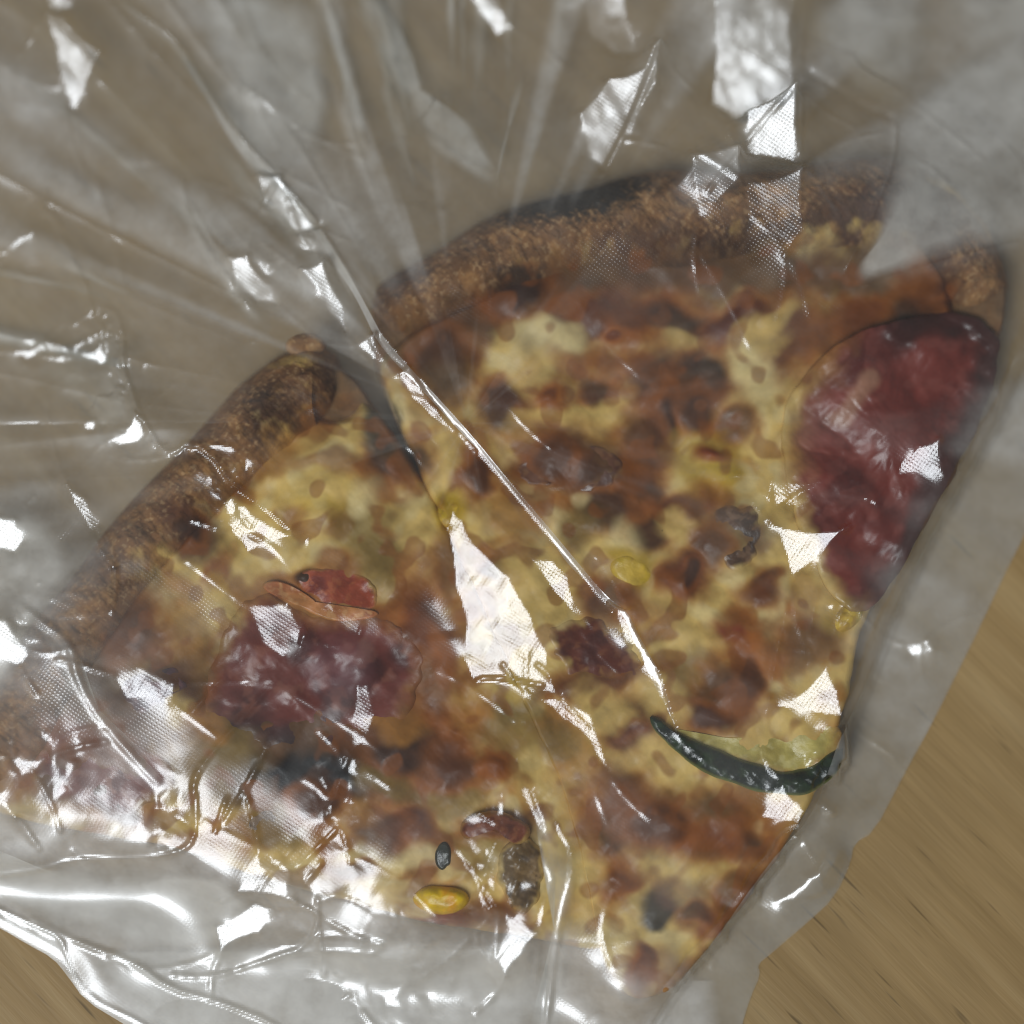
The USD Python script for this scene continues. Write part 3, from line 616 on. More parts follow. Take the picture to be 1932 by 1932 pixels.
topping(slice_l, "crust_bubble", [(538, 655), (552, 634), (585, 628), (612, 640), (616, 660), (590, 672), (556, 672)], CRUST, mottled((176, 132, 84), (140, 98, 58), (196, 156, 108), 20, 8, 13), 0, 3.0, 2.2, 4, 13, 160, 30, lambda dx, dy: 0.0145 + 0 * dx, "small tan dough bubble", wave=0.0002, blend=0)
kernel(slice_l, 831, 1697, 52, 30, 4, (250, 196, 4), (230, 164, 6), 2.8)
topping(slice_l, "ham_slice", [(70, 1400), (150, 1372), (240, 1392), (330, 1430), (320, 1500), (230, 1545), (120, 1530), (50, 1490)], MEAT, mottled((132, 74, 64), (104, 52, 46), (160, 108, 90), 50, 18, 15), 0.3, 1.1, 1.6, 12, 15, blend=4.0)
kernel(slice_r, 1190, 1075, 50, 44, 30, (206, 170, 60), (190, 150, 54), 0.5)
kernel(slice_r, 1603, 1158, 40, 26, -50, (206, 176, 40), (180, 140, 34), 1.8)
kernel(slice_r, 850, 962, 30, 40, 20, (206, 170, 60), (184, 146, 50), 0.3)

FLESH = [(1236, 1366), (1290, 1380), (1380, 1392), (1450, 1372), (1530, 1350), (1590, 1362), (1588, 1415), (1540, 1460), (1470, 1470), (1390, 1446), (1300, 1408)]
zf = topping(slice_r, "zucchini_slice", FLESH, VEG, mottled((196, 178, 96), (170, 150, 72), (212, 196, 130), 50, 16, 12), 0.2, 0.9, 2.0, 8, 12, wave=0.0001, blend=4.0)
RIND = np.array([(1228, 1352), (1252, 1378), (1300, 1414), (1345, 1437), (1395, 1456), (1445, 1472), (1490, 1479), (1530, 1472), (1562, 1450), (1590, 1412)], float)
rp = chaikin(RIND, 3, closed=False)
rs = np.r_[0, np.cumsum(np.hypot(*np.diff(rp, axis=0).T))]
ru = np.linspace(0, rs[-1], 200)
rx_, ry_ = np.interp(ru, rs, rp[:, 0]), np.interp(ru, rs, rp[:, 1])
tx, ty = np.gradient(rx_), np.gradient(ry_)
tl = np.hypot(tx, ty)
aa = np.linspace(-1, 1, 22)[None]
rw = (21 * np.sqrt(np.clip(np.minimum(ru, rs[-1] - ru) / 60, 0.02, 1)) * (1 + 0.2 * vnoise(ru / 40, ru * 0, 77)))[:, None]
dx, dy = rx_[:, None] - (ty / tl)[:, None] * aa * rw, ry_[:, None] + (tx / tl)[:, None] * aa * rw
x, y = unproj(dx, dy, 0.011)
z = pizza_top(dx, dy) - 0.0003 * (1 - 2 * np.sqrt(np.clip(np.minimum(ru, rs[-1] - ru) / 90, 0, 1)))[:, None] + 0.0003 * fbm2(dx / 30, dy / 30, 80) + 0.0013 * np.sqrt(np.clip(1 - aa**2, 0, 1)) + 0.0002 * fbm2(dx / 10, dy / 10, 78)
V, F = np.stack([x, y, z], -1).reshape(-1, 3), grid_faces(200, 22)
if np.cross(V[F[500, 1]] - V[F[500, 0]], V[F[500, 2]] - V[F[500, 0]])[2] < 0:
    F = F[:, ::-1]
n = fbm2(dx / 18, dy / 18, 79)
c = np.ones(dx.shape + (1,)) * lin((17, 29, 15)) + (lin((34, 52, 26)) - lin((17, 29, 15))) * sstep(0.0, 0.6, n)[..., None]
c = c + (lin((120, 128, 70)) - c) * sstep(0.72, 1.0, np.abs(aa + 0 * n))[..., None] * 0.7
ORIGIN[zf.rsplit("/", 1)[0]] = ORIGIN[slice_r]
part("rind", zf, V, F, VEG, c.reshape(-1, 3), "dark green curved rind")

# ------------------------------------------------------------------ the bag
OUT_R = [(2030, 830), (1932, 1011), (1801, 1286), (1701, 1475), (1650, 1572), (1612, 1592), (1606, 1628), (1576, 1695), (1521, 1745), (1455, 1801), (1430, 1821), (1436, 1840), (1418, 1881), (1400, 1940), (1380, 2080)]
IN_R = [(1960, 640), (1841, 857), (1748, 1011), (1678, 1164), (1631, 1288), (1585, 1381), (1561, 1455), (1528, 1538), (1475, 1595), (1421, 1665), (1348, 1771), (1288, 1838), (1240, 1905), (1200, 1990)]
OUT_L = [(330, 1990), (233, 1932), (160, 1888), (127, 1841), (100, 1808), (50, 1781), (0, 1751), (-120, 1690), (-260, 1640)]
IN_L = [(360, 1985), (273, 1932), (163, 1881), (140, 1838), (123, 1795), (117, 1768), (67, 1745), (0, 1715), (-120, 1655), (-260, 1600)]
outline_D = OUT_R + [(900, 2130)] + OUT_L + [(-330, 1300), (-360, 500), (-330, -420), (300, -470), (1200, -450), (2150, -420), (2200, 300)]
bag = thing("plastic_bag", "clear crinkled embossed plastic bag with folds and glints, wrapped over both pizza slices", "plastic bag")

# film grid in the world
G = 0.00033
X0, X1, Y0, Y1 = -0.150, 0.140, -0.128, 0.162
gx, gy = np.arange(X0, X1, G), np.arange(Y0, Y1, G)
GX, GY = np.meshgrid(gx, gy)
# coarse drape
q = 5
cgx, cgy = GX[::q, ::q], GY[::q, ::q]
cdx, cdy = proj(cgx, cgy, 0.010)
ob = np.full(cgx.shape, 0.0007)
mR, mL = inside(chaikin(RIGHT, 1), cdx, cdy), inside(chaikin(LEFT, 1), cdx, cdy)
ob = np.where(mR | mL, pizza_top(cdx, cdy) + 0.0012, ob)
for arc, hh, ww in ((ARC_R, 0.0160, 96), (ARC_L, 0.0130, 70)):
    d_, at_, _ = seg_dist(arc, cdx, cdy); hh = hh - 0.003
    prof = np.sqrt(np.clip(1 - (d_ / ww) ** 2, 0, 1))
    hz = hh * (np.interp(at_, [0, .8, 1], [0.8, 0.95, 1.12]) if arc is ARC_L else 1.0)
    ob = np.maximum(ob, np.where(d_ < ww, 0.002 + hz * prof, 0))
mh = inside(chaikin(HAM, 2), cdx, cdy)
ob = np.where(mh, np.maximum(ob, ham_z(cdx, cdy) + 0.0012), ob)
ras = np.zeros(ob.shape)
for v_ in UNDER:
    iy_, ix_ = np.rint((v_[:, 1] - Y0) / (G * q)).astype(int), np.rint((v_[:, 0] - X0) / (G * q)).astype(int)
    k_ = (iy_ >= 0) & (iy_ < ob.shape[0]) & (ix_ >= 0) & (ix_ < ob.shape[1])
    np.maximum.at(ras, (iy_[k_], ix_[k_]), v_[k_, 2])
ob = np.maximum(ob, np.where(ras > 0.001, ndi.maximum_filter(ras, 3) + 0.0007, 0))
ob = ndi.maximum_filter(ob, 3)
for (x_, y_, z_) in ((831, 1697, 0.0135), (980, 1640, 0.0142), (940, 1545, 0.0142)):
    ob = np.where(np.hypot(cdx - x_, cdy - y_) < 55, np.maximum(ob, z_), ob)
BOT = np.array([(-300, 1480), (-70, 1520), (60, 1555), (180, 1575), (330, 1600), (430, 1640), (520, 1668), (640, 1700), (800, 1745), (930, 1760), (1060, 1775), (1130, 1820), (1235, 1885), (1300, 1850)], float)
cbd, _, _ = seg_dist(BOT, cdx, cdy)
cbel = np.where(cdy > np.interp(cdx, BOT[:, 0], BOT[:, 1]), cbd, -cbd)
lim = np.interp(cdx, [-300, 0, 330, 420, 700, 1000], [95, 95, 30, 90, 110, 60])          # air trapped as far as the next crease
ob = np.where((cbel > -10) & (cbel < lim) & (cdx < 1050), np.maximum(ob, 0.0066 - 0.0012 * np.clip(cbel, 0, 120) / 100), ob)
hem = inside(OUT_R + IN_R[::-1], cdx, cdy)
h = ob.copy()
grav = 1.1e-6 + 9e-5 * sstep(1330, 1560, cdy - 0.06 * cdx) * (1 - (mR | mL)) * (cbel > lim)
top_zone = sstep(750, 300, cdy + 0.55 * (cdx - 700) * (cdx < 700) * 0 ) 
for it in range(900):
    a = (np.roll(h, 1, 0) + np.roll(h, -1, 0) + np.roll(h, 1, 1) + np.roll(h, -1, 1)) * 0.25
    h = np.maximum(ob, a - grav)
    h[0], h[-1], h[:, 0], h[:, -1] = h[1], h[-2], h[:, 1], h[:, -2]
    h = np.where(hem, 0.0011, h)
obs_f = ndi.zoom(ob, np.array(GX.shape) / np.array(ob.shape), order=1, grid_mode=True, mode="nearest")
H = ndi.zoom(h, np.array(GX.shape) / np.array(h.shape), order=3, grid_mode=True, mode="nearest")
H = ndi.gaussian_filter(H, 4)
DX, DY = proj(GX, GY, H)
hem_soft = ndi.gaussian_filter(inside(OUT_R + IN_R[::-1], DX, DY).astype(float), 3)
on_pizza = ndi.gaussian_filter((inside(chaikin(RIGHT, 1), DX, DY) | inside(chaikin(LEFT, 1), DX, DY)).astype(float), 10)

# loose wrinkles fanning away from the crust
fa = np.arctan2(DY - 800, DX - 880)
fr = np.hypot(DY - 800, DX - 880)
fan = sstep(300, 700, fr) * sstep(0.05, 0.6, -np.sin(fa + 0.35)) * (1 - on_pizza)
wr = 0.0016 * (1 - np.abs(fbm2(fa * 5.0, fr / 900, 201, 2))) ** 2 + 0.0007 * (1 - np.abs(vnoise(fa * 13.0 + 3, fr / 500, 203))) ** 3
H = H + fan * wr + (1 - hem_soft) * (0.0006 * fbm2(DX / 160, DY / 160, 205, 2) + 0.0006)
# crinkles: flat little panels between sharp creases
def panels(n, amp, seed, stretch=(1, 1)):
    r = np.random.default_rng(seed)
    pts = np.stack([r.uniform(-500, 2400, n), r.uniform(-600, 2250, n)], -1)
    li = LinearNDInterpolator(pts * np.array(stretch), r.normal(0, amp, n))
    cg = li(DX[::2, ::2] * stretch[0], DY[::2, ::2] * stretch[1])
    cg = np.nan_to_num(cg)
    return ndi.zoom(cg, np.array(DX.shape) / np.array(cg.shape), order=1, grid_mode=True, mode="nearest")


quiet = (1 - 0.75 * sstep(900, 600, DX) * sstep(1150, 1300, DY)) * (1 - 0.7 * sstep(1620, 1720, DY))
busy = quiet * np.clip(0.35 + 0.9 * fbm2(DX / 260, DY / 260, 211, 2), 0.08, 1.1)
H = H + (1 - 0.85 * hem_soft) * (busy * (1 - 0.6 * on_pizza) * (panels(1500, 0.00042, 5) + panels(5000, 0.00013, 6)) + 0.5 * quiet * on_pizza * panels(500, 0.0005, 7))
# crumpled clusters (x, y, radius, amount)
CLUSTER = [(210, 690, 90, 1.0), (245, 800, 60, 1.0), (440, 930, 60, .8), (480, 540, 60, .7), (50, 660, 60, .8), (1170, 230, 110, .5), (320, 1540, 60, .7), (640, 1540, 50, .8), (540, 1700, 80, .5), (1520, 1450, 60, .8), (960, 1580, 80, .6), (760, 1830, 120, .5), (60, 1120, 100, .5), (100, 1440, 80, .6)]
cl = np.zeros(H.shape)
for (x_, y_, r_, a_) in CLUSTER:
    cl = np.maximum(cl, a_ * np.exp(-((DX - x_) ** 2 + (DY - y_) ** 2) / r_**2))
H = H + cl * (panels(14000, 0.00042, 8) + panels(5000, 0.0006, 9))

# sheets of film turned towards the window: outline and how exactly they face it
FACETS = [
    ([(852, 961), (877, 991), (921, 1054), (964, 1094), (1004, 1164), (1034, 1231), (1041, 1288), (1060, 1320), (990, 1300), (891, 1288), (874, 1244), (857, 1111), (842, 1004)], 1.0),
    ([(1011, 1321), (1061, 1308), (1117, 1348), (1134, 1401), (1156, 1471), (1144, 1451), (1117, 1408), (1091, 1375), (1061, 1358)], .88),
    ([(991, 1051), (1044, 1055), (1074, 1084), (1087, 1144), (1084, 1167), (1044, 1121)], .86),
    ([(664, 654), (711, 625), (721, 674), (701, 681)], 1.0),
    ([(747, 707), (774, 691), (784, 711), (831, 777), (861, 811), (857, 824), (811, 787), (774, 751)], 1.0),
    ([(1147, 1137), (1187, 1154), (1251, 1274), (1278, 1385), (1244, 1320), (1217, 1277), (1177, 1204)], .78),
    ([(1455, 989), (1598, 999), (1555, 1044), (1505, 1081), (1498, 1097), (1488, 1077), (1475, 1027)], 1.0),
    ([(1701, 871), (1731, 844), (1768, 831), (1781, 904), (1755, 891), (1721, 891), (1688, 902)], .9),
    ([(1451, 904), (1565, 907), (1500, 940), (1458, 964)], .72),
    ([(1451, 1335), (1521, 1300), (1556, 1250), (1578, 1308), (1590, 1360), (1541, 1348), (1495, 1338)], 1.0),
    ([(1475, 1475), (1488, 1501), (1518, 1531), (1501, 1561), (1468, 1545), (1431, 1545), (1455, 1505)], 1.0),
    ([(1425, 1718), (1521, 1655), (1571, 1621), (1600, 1620), (1598, 1645), (1570, 1685), (1501, 1698)], .95),
    ([(463, 954), (567, 1014), (500, 1027), (467, 1047), (460, 1031), (430, 1001)], .95),
    ([(203, 834), (233, 827), (257, 777), (267, 787), (277, 824), (260, 837), (227, 844)], .95),
    ([(27, 664), (80, 651), (77, 671), (50, 681)], .95), ([(13, 477), (40, 452), (70, 443), (62, 456), (20, 484)], .9),
    ([(157, 797), (183, 791), (180, 814), (163, 817)], .9), ([(317, 861), (360, 834), (363, 844), (337, 864)], .95),
    ([(178, 660), (192, 648), (205, 680), (182, 690)], 1.0), ([(125, 655), (165, 640), (150, 668)], .8),
    ([(427, 945), (442, 936), (450, 970), (428, 974)], .95),
    ([(0, 977), (33, 981), (47, 1021), (27, 1044), (-20, 1040)], .92), ([(-20, 1164), (20, 1170), (60, 1230), (40, 1260), (-20, 1240)], .88),
    ([(457, 1137), (547, 1134), (583, 1207), (533, 1244), (493, 1217)], .66),
    ([(210, 1272), (267, 1257), (335, 1290), (330, 1330), (240, 1320)], .76),
    ([(0, 1488), (12, 1500), (36, 1543), (30, 1546), (-10, 1510)], 1.0), ([(13, 1428), (50, 1435), (93, 1428), (67, 1461), (43, 1461)], .95),
    ([(407, 1748), (480, 1698), (520, 1715), (493, 1761), (440, 1778), (417, 1801)], 1.0),
    ([(460, 1648), (490, 1601), (495, 1640), (520, 1660), (567, 1705), (447, 1685)], .93),
    ([(433, 1835), (480, 1815), (530, 1781), (573, 1774), (560, 1798), (500, 1822)], 1.0),
    ([(617, 1505), (627, 1518), (643, 1560), (625, 1545)], 1.0), ([(647, 1425), (672, 1430), (680, 1452), (664, 1470), (650, 1450)], 1.0),
    ([(672, 1290), (700, 1290), (710, 1350), (690, 1400), (660, 1420), (668, 1350)], .62),
    ([(944, 1725), (964, 1721), (1017, 1761), (985, 1800), (951, 1846), (938, 1812), (975, 1765)], .97),
    ([(915, 1600), (945, 1580), (935, 1680), (940, 1715), (910, 1690)], .7),
    ([(975, 1490), (1010, 1480), (1040, 1560), (1020, 1580)], .68),
    ([(0, 1722), (67, 1753), (115, 1775), (122, 1800), (138, 1842), (120, 1830), (100, 1803), (50, 1776), (0, 1746), (-60, 1720)], .98),
    ([(1400, 225), (1492, 185), (1508, 312), (1405, 292)], .9), ([(1335, -20), (1505, -20), (1503, 180), (1400, 215), (1345, 180)], .68),
    ([(1398, 350), (1510, 325), (1515, 440), (1480, 490), (1405, 440)], .62), ([(1298, 305), (1390, 290), (1395, 345), (1318, 425)], .6),
    ([(1091, 227), (1144, 173), (1211, 160), (1244, 110), (1234, 187), (1161, 300), (1144, 318), (1107, 293)], .72),
    ([(880, -20), (944, 7), (967, 50), (937, 70), (911, 33)], .82), ([(1080, -20), (1177, -10), (1211, 103), (1161, 100), (1111, 67)], .64),
    ([(97, 40), (133, 53), (200, 110), (143, 217), (127, 200), (117, 133), (100, 60)], .75), ([(73, -20), (147, -20), (140, 20), (97, 33)], .75),
    ([(567, 443), (590, 453), (597, 480), (567, 473)], .95), ([(567, 517), (615, 500), (648, 575), (660, 640), (620, 590)], .74), ([(487, 340), (530, 340), (610, 435), (560, 440), (500, 380)], .62),
    ([(433, 493), (470, 490), (510, 540), (523, 573), (480, 570), (450, 540)], .68), ([(467, 173), (500, 192), (560, 238), (558, 245), (510, 215)], .9),
    ([(127, 911), (167, 944), (197, 1004), (177, 1011), (143, 954)], .66),
    ([(1700, 1217), (1750, 1205), (1765, 1228), (1720, 1240)], .72),
    ([(195, 1800), (270, 1830), (300, 1850), (240, 1835)], .5), ([(640, 1840), (670, 1870), (690, 1915), (655, 1880)], .7), ([(560, 1650), (640, 1690), (600, 1705)], .6),
]
FOLD = np.array([(233, 7), (343, 85), (385, 165), (443, 253), (567, 383), (644, 490), (704, 600), (727, 644), (877, 804), (977, 927), (1077, 1044), (1144, 1127), (1184, 1151), (1217, 1220), (1250, 1277), (1280, 1388)], float)
sm_r = np.random.default_rng(77)
CHAIN = np.array([(180, 585), (222, 592), (236, 640), (233, 697), (247, 731), (263, 777), (293, 831), (363, 834), (413, 871), (430, 904), (463, 940)], float)
seeds = [(CHAIN[i_] + (CHAIN[min(i_ + 1, 10)] - CHAIN[i_]) * sm_r.random() + np.array([-1, .6]) * sm_r.uniform(0, 26), 1.0) for i_ in range(10) for _ in range(3)]
seeds += [(np.array([x_, y_]) + sm_r.normal(0, r_ * .5, 2), .9) for (x_, y_, r_, a_) in CLUSTER[3:] for _ in range(3)]
for c_, sc_ in seeds:                                                   # the small slivers of light in the crumpled places
    an_ = sm_r.normal(1.0, .8)
    la_, lb_ = sc_ * sm_r.uniform(8, 22), sc_ * sm_r.uniform(3, 8)
    e_ = np.array([math.cos(an_), math.sin(an_)]); g_ = np.array([-e_[1], e_[0]])
    FACETS.append(([tuple(c_ + e_ * la_), tuple(c_ + g_ * lb_), tuple(c_ - e_ * la_ * sm_r.uniform(.4, 1)), tuple(c_ - g_ * lb_ * sm_r.uniform(.2, 1))], sm_r.uniform(.8, 1.0)))
mask_id = np.full(H.shape, -1, int)
delta = np.zeros(H.shape)
def bowed(poly, amount, rnd):
    p = np.asarray(poly, float)
    c = p.mean(0)
    out = []
    for a_, b_ in zip(p, np.roll(p, -1, 0)):
        d = b_ - a_
        n_ = np.array([-d[1], d[0]]) / (np.hypot(*d) + 1e-9)
        n_ = n_ * np.sign((c - (a_ + b_) / 2) @ n_)
        am = amount * rnd.uniform(0.4, 1.3) * np.hypot(*d)
        for t_ in np.linspace(0, 1, 6)[:-1]:
            out.append(a_ + d * t_ + n_ * am * 4 * t_ * (1 - t_) * rnd.uniform(.85, 1.15))
    return np.array(out)


bow_r = np.random.default_rng(51)
TAILS = []
for i, (poly, k) in enumerate(FACETS):
    pp_ = np.asarray(poly, float)
    size_ = np.hypot(*(pp_.max(0) - pp_.min(0)))
    if size_ > 38 and i < 75:
        c_ = pp_.mean(0)
        far_ = np.argsort(-np.hypot(*(pp_ - c_).T))[:3]
        for v_ in pp_[far_]:
            d_ = (v_ - c_) / np.hypot(*(v_ - c_))
            L_ = bow_r.uniform(0.5, 1.5) * min(size_, 110)
            b_ = bow_r.normal(0, .25) * L_
            TAILS.append(([tuple(v_ + d_ * L_ * (t_ - .12) + np.array([-d_[1], d_[0]]) * b_ * t_ * t_) for t_ in np.linspace(0, 1.1, 6)], bow_r.uniform(.16, .32), 7))
    p = bowed(poly, 0.07, bow_r)
    b = np.zeros(H.shape, bool)
    box = (DX > p[:, 0].min() - 2) & (DX < p[:, 0].max() + 2) & (DY > p[:, 1].min() - 2) & (DY < p[:, 1].max() + 2)
    b[box] = inside(p, DX[box], DY[box])
    b &= mask_id < 0
    if b.sum() < 4:
        continue
    mx, my = GX[b], GY[b]
    g = mirror_gradient(k, (mx.mean(), my.mean(), H[b].mean()))
    pl = g[0] * (mx - mx.mean()) + g[1] * (my - my.mean())
    al_ = pl / np.hypot(*g)
    span_ = max(np.abs(al_).max(), 1e-4)
    pl = pl + np.hypot(*g) * (0.12 if k > 0.85 else 0.28) * al_**2 / (2 * span_) * (1 if i % 2 else -1)
    ac_ = (-g[1] * (mx - mx.mean()) + g[0] * (my - my.mean())) / np.hypot(*g)
    pl = pl + (0.04 if k > 0.85 else 0.2) * np.hypot(*g) * ac_**2 / (2 * max(np.abs(ac_).max(), 1e-4))
    wobble = 0.00010 * fbm2(DX[b] / 26, DY[b] / 26, 600 + i, 2)
    target = pl + wobble + H[b].mean()
    short = (obs_f[b] + 0.0003 - target).max()
    target = target + max(0.0004, min(short, 0.004))
    delta[b] = target - H[b]
    mask_id[b] = i
# the straight pleat: its flank leans towards the window all along
fp = chaikin(FOLD, 2, closed=False)
fd_, fat, fside = seg_dist(fp, DX, DY)
fL = np.hypot(*np.diff(fp, axis=0).T).sum() * S
qs = np.linspace(0, 1, 400)
sl = np.r_[0, np.cumsum(np.hypot(*np.diff(fp, axis=0).T))]; sl /= sl[-1]
lx, ly = unproj(np.interp(qs, sl, fp[:, 0]), np.interp(qs, sl, fp[:, 1]), 0.013)
hl = ndi.gaussian_filter1d(ndi.map_coordinates(H, [(ly - Y0) / G, (lx - X0) / G], order=1), 9) + 0.0006
tx_, ty_ = np.gradient(lx), np.gradient(ly)
tn_ = np.hypot(tx_, ty_)
gn = np.array([mirror_gradient(1.0, (lx[a], ly[a], hl[a])) for a in range(400)])
gac = np.abs(gn[:, 0] * ty_ / tn_ - gn[:, 1] * tx_ / tn_)
wf = np.interp(qs, [0, .1, .25, .36, .42, .5, .62, .72, .8, .86, .93, 1], [9, 12, 14, 18, 17, 15, 15, 14.5, 14, 20, 21, 6]) * (1 + 0.15 * vnoise(qs * 18, qs * 0, 88))
kf = np.interp(qs, [0, .15, .3, .4, .8, .86, 1], [.84, .86, .93, 1, 1, .93, .9]) + 0.06 * vnoise(qs * 25, qs * 0, 89)
W_ = np.interp(fat, qs, wf)
low = (np.sign(DY - np.interp(DX, fp[:, 0], fp[:, 1])) > 0)
b = (fd_ < W_) & low & (fat > 0.002) & (fat < 0.998) & (mask_id < 0)
delta[b] = np.interp(fat[b], qs, hl) - np.interp(fat[b], qs, gac * kf) * fd_[b] * S - H[b]
mask_id[b] = 999
b = (fd_ < 2.0) & ~low & (fat > 0.002) & (fat < 0.998) & (mask_id < 0)
delta[b] = np.interp(fat[b], qs, hl) - 0.6 * fd_[b] * S - H[b]
mask_id[b] = 1000
fixed = mask_id >= 0
# the film between relaxes back to its drape
def relax(d, fx, r2, n):
    for _ in range(n):
        a = (np.roll(d, 1, 0) + np.roll(d, -1, 0) + np.roll(d, 1, 1) + np.roll(d, -1, 1)) / (4 + r2)
        d = np.where(fx, d, a)
    return d


sc = 4
cf = ndi.maximum_filter(fixed, sc)[::sc, ::sc]
wsum = ndi.uniform_filter(fixed.astype(float), 2 * sc - 1)
cd = (ndi.uniform_filter(np.where(fixed, delta, 0), 2 * sc - 1) / np.maximum(wsum, 1e-9))[::sc, ::sc]
cd = relax(np.where(cf, cd, 0), cf, (G * sc / 0.0032) ** 2, 160)
up = ndi.zoom(cd, np.array(H.shape) / np.array(cd.shape), order=1, grid_mode=True, mode="nearest")
delta = relax(np.where(fixed, delta, up), fixed, (G / 0.0032) ** 2, 60)
H = H + delta

H = ndi.gaussian_filter(H, 0.7)

# creases and folded ridges: polyline, height mm, half width in D, lean (share of the width on the left of travel)
RIDGES = [
    ([(233, 7), (343, 85), (385, 165), (443, 253), (567, 383), (644, 490), (704, 600), (727, 644), (877, 804), (977, 927), (1077, 1044), (1144, 1127), (1184, 1151), (1217, 1220), (1250, 1277), (1280, 1388)], 0.5, 4),
    ([(180, 580), (222, 590), (236, 640), (233, 697), (247, 731), (263, 777), (293, 831), (317, 861), (363, 834), (413, 871), (430, 904), (463, 924), (567, 1014)], 0.8, 7),
    ([(-30, 1655), (83, 1641), (140, 1621), (260, 1621), (333, 1611), (367, 1588), (372, 1521), (363, 1475), (400, 1421), (517, 1288), (583, 1207), (560, 1140)], 0.55, 6),
    ([(493, 1217), (430, 1270), (360, 1350)], 0.4, 6),
    ([(127, 1768), (257, 1815), (320, 1865), (400, 1885), (520, 1930), (600, 1990)], 0.5, 7),
    ([(520, 1711), (600, 1711), (597, 1755), (573, 1788), (533, 1801), (433, 1835)], 0.45, 5),
    ([(1498, 1097), (1475, 1180), (1458, 1270), (1440, 1400), (1445, 1440), (1475, 1475)], 0.4, 5),
    ([(1675, 1037), (1628, 1124), (1555, 1244)], 0.4, 5), ([(1545, 1090), (1530, 1180), (1520, 1260)], 0.3, 5),
    ([(1451, 904), (1455, 989)], 0.4, 5), ([(1455, 975), (1500, 935), (1545, 920), (1600, 936), (1650, 940), (1660, 965), (1620, 985), (1598, 999)], 0.35, 6),
    ([(1768, 831), (1772, 780), (1790, 740)], 0.3, 5),
    ([(1590, 1360), (1560, 1385), (1510, 1415), (1480, 1440), (1475, 1475)], 0.35, 5), ([(1510, 1415), (1545, 1440), (1565, 1462)], 0.3, 5),
    ([(1030, 1490), (1055, 1560), (1082, 1605), (1078, 1660), (1060, 1720), (1040, 1850), (1024, 1990)], 0.5, 8),
    ([(1000, 1480), (1030, 1560), (1050, 1640), (1020, 1740), (1010, 1860)], 0.3, 9),
    ([(895, 1530), (950, 1560), (930, 1600), (905, 1680), (930, 1730)], 0.45, 6), ([(925, 1733), (890, 1768), (940, 1842)], 0.3, 5), ([(890, 1768), (850, 1810), (790, 1850)], 0.25, 7),
    ([(891, 1288), (920, 1278), (960, 1283), (1030, 1296)], 0.4, 5), ([(1061, 1358), (1020, 1360), (985, 1385), (975, 1440)], 0.3, 5),
    ([(33, 1137), (83, 1177), (133, 1211), (150, 1288), (200, 1370), (310, 1490)], 0.5, 12),
    ([(640, 1560), (600, 1600), (560, 1640)], 0.3, 6), ([(517, 1380), (480, 1460), (420, 1560)], 0.35, 8), ([(430, 1500), (405, 1575)], 0.35, 6),
    ([(610, -20), (640, 60), (680, 200), (690, 290)], 0.5, 12), ([(654, -20), (780, 240), (860, 300), (944, 340)], 0.4, 14), ([(990, 140), (944, 330), (935, 380)], 0.5, 8),
    ([(1508, 312), (1505, 160), (1520, -20)], 0.4, 7), ([(1510, 130), (1620, 200), (1690, 225)], -0.5, 12), ([(1690, 225), (1688, 300), (1640, 420), (1590, 520)], 0.5, 7), ([(1620, 545), (1760, 500), (1932, 455)], 0.45, 8),
    ([(1244, 60), (1240, 130), (1190, 240), (1130, 335)], -0.6, 9), ([(340, 330), (360, 420), (420, 520), (500, 610)], 0.5, 12), ([(180, 330), (215, 440), (240, 560)], 0.4, 12), ([(100, 400), (170, 560), (175, 600)], 0.4, 10),
    ([(930, 1750), (850, 1750), (780, 1735)], 0.25, 6),
] + [([(x0_ + t_ * L_ * math.cos(a_) + b_ * L_ * t_ * (1 - t_) * math.sin(a_), y0_ + t_ * L_ * math.sin(a_) - b_ * L_ * t_ * (1 - t_) * math.cos(a_)) for t_ in np.linspace(0, 1, 7)], 0.8 * h_, 8)
      for (x0_, y0_, a_, L_, b_, h_) in zip(*(lambda q: (q.uniform(0, 1850, 46), q.uniform(0, 1880, 46), q.normal(0.95, 0.7, 46), q.uniform(60, 260, 46), q.normal(0, .25, 46), q.uniform(0.1, 0.3, 46)))(np.random.default_rng(33)))
] + TAILS + [(IN_R, 0.35, 6), ([(a + 14, b + 8) for a, b in IN_R], 0.25, 5), (IN_L, 0.4, 5)]
rad = np.zeros(H.shape)
for pts, hh, ww in RIDGES:
    p = np.asarray(pts, float)
    box = (DX > p[:, 0].min() - ww) & (DX < p[:, 0].max() + ww) & (DY > p[:, 1].min() - ww) & (DY < p[:, 1].max() + ww)
    d, at, side = seg_dist(chaikin(p, 1, closed=False), DX[box], DY[box])
    taper = np.clip(np.minimum(at, 1 - at) / 0.06, 0, 1)
    rad[box] += 1.5 * hh * 1e-3 * np.clip(1 - d / ww, 0, 1) * taper * (0.75 + 0.25 * vnoise(at * 14, at * 0, int(p[0, 0]) % 50))
H = H + ndi.gaussian_filter(rad, 0.9)
H = np.maximum(H, 0.0010)
under = ndi.zoom(np.where(ras > 0.001, ndi.maximum_filter(ras, 2), 0), np.array(H.shape) / np.array(ras.shape), order=1, grid_mode=True, mode="nearest")
H = np.maximum(H, ndi.gaussian_filter(under, 1.5) + 0.0004)

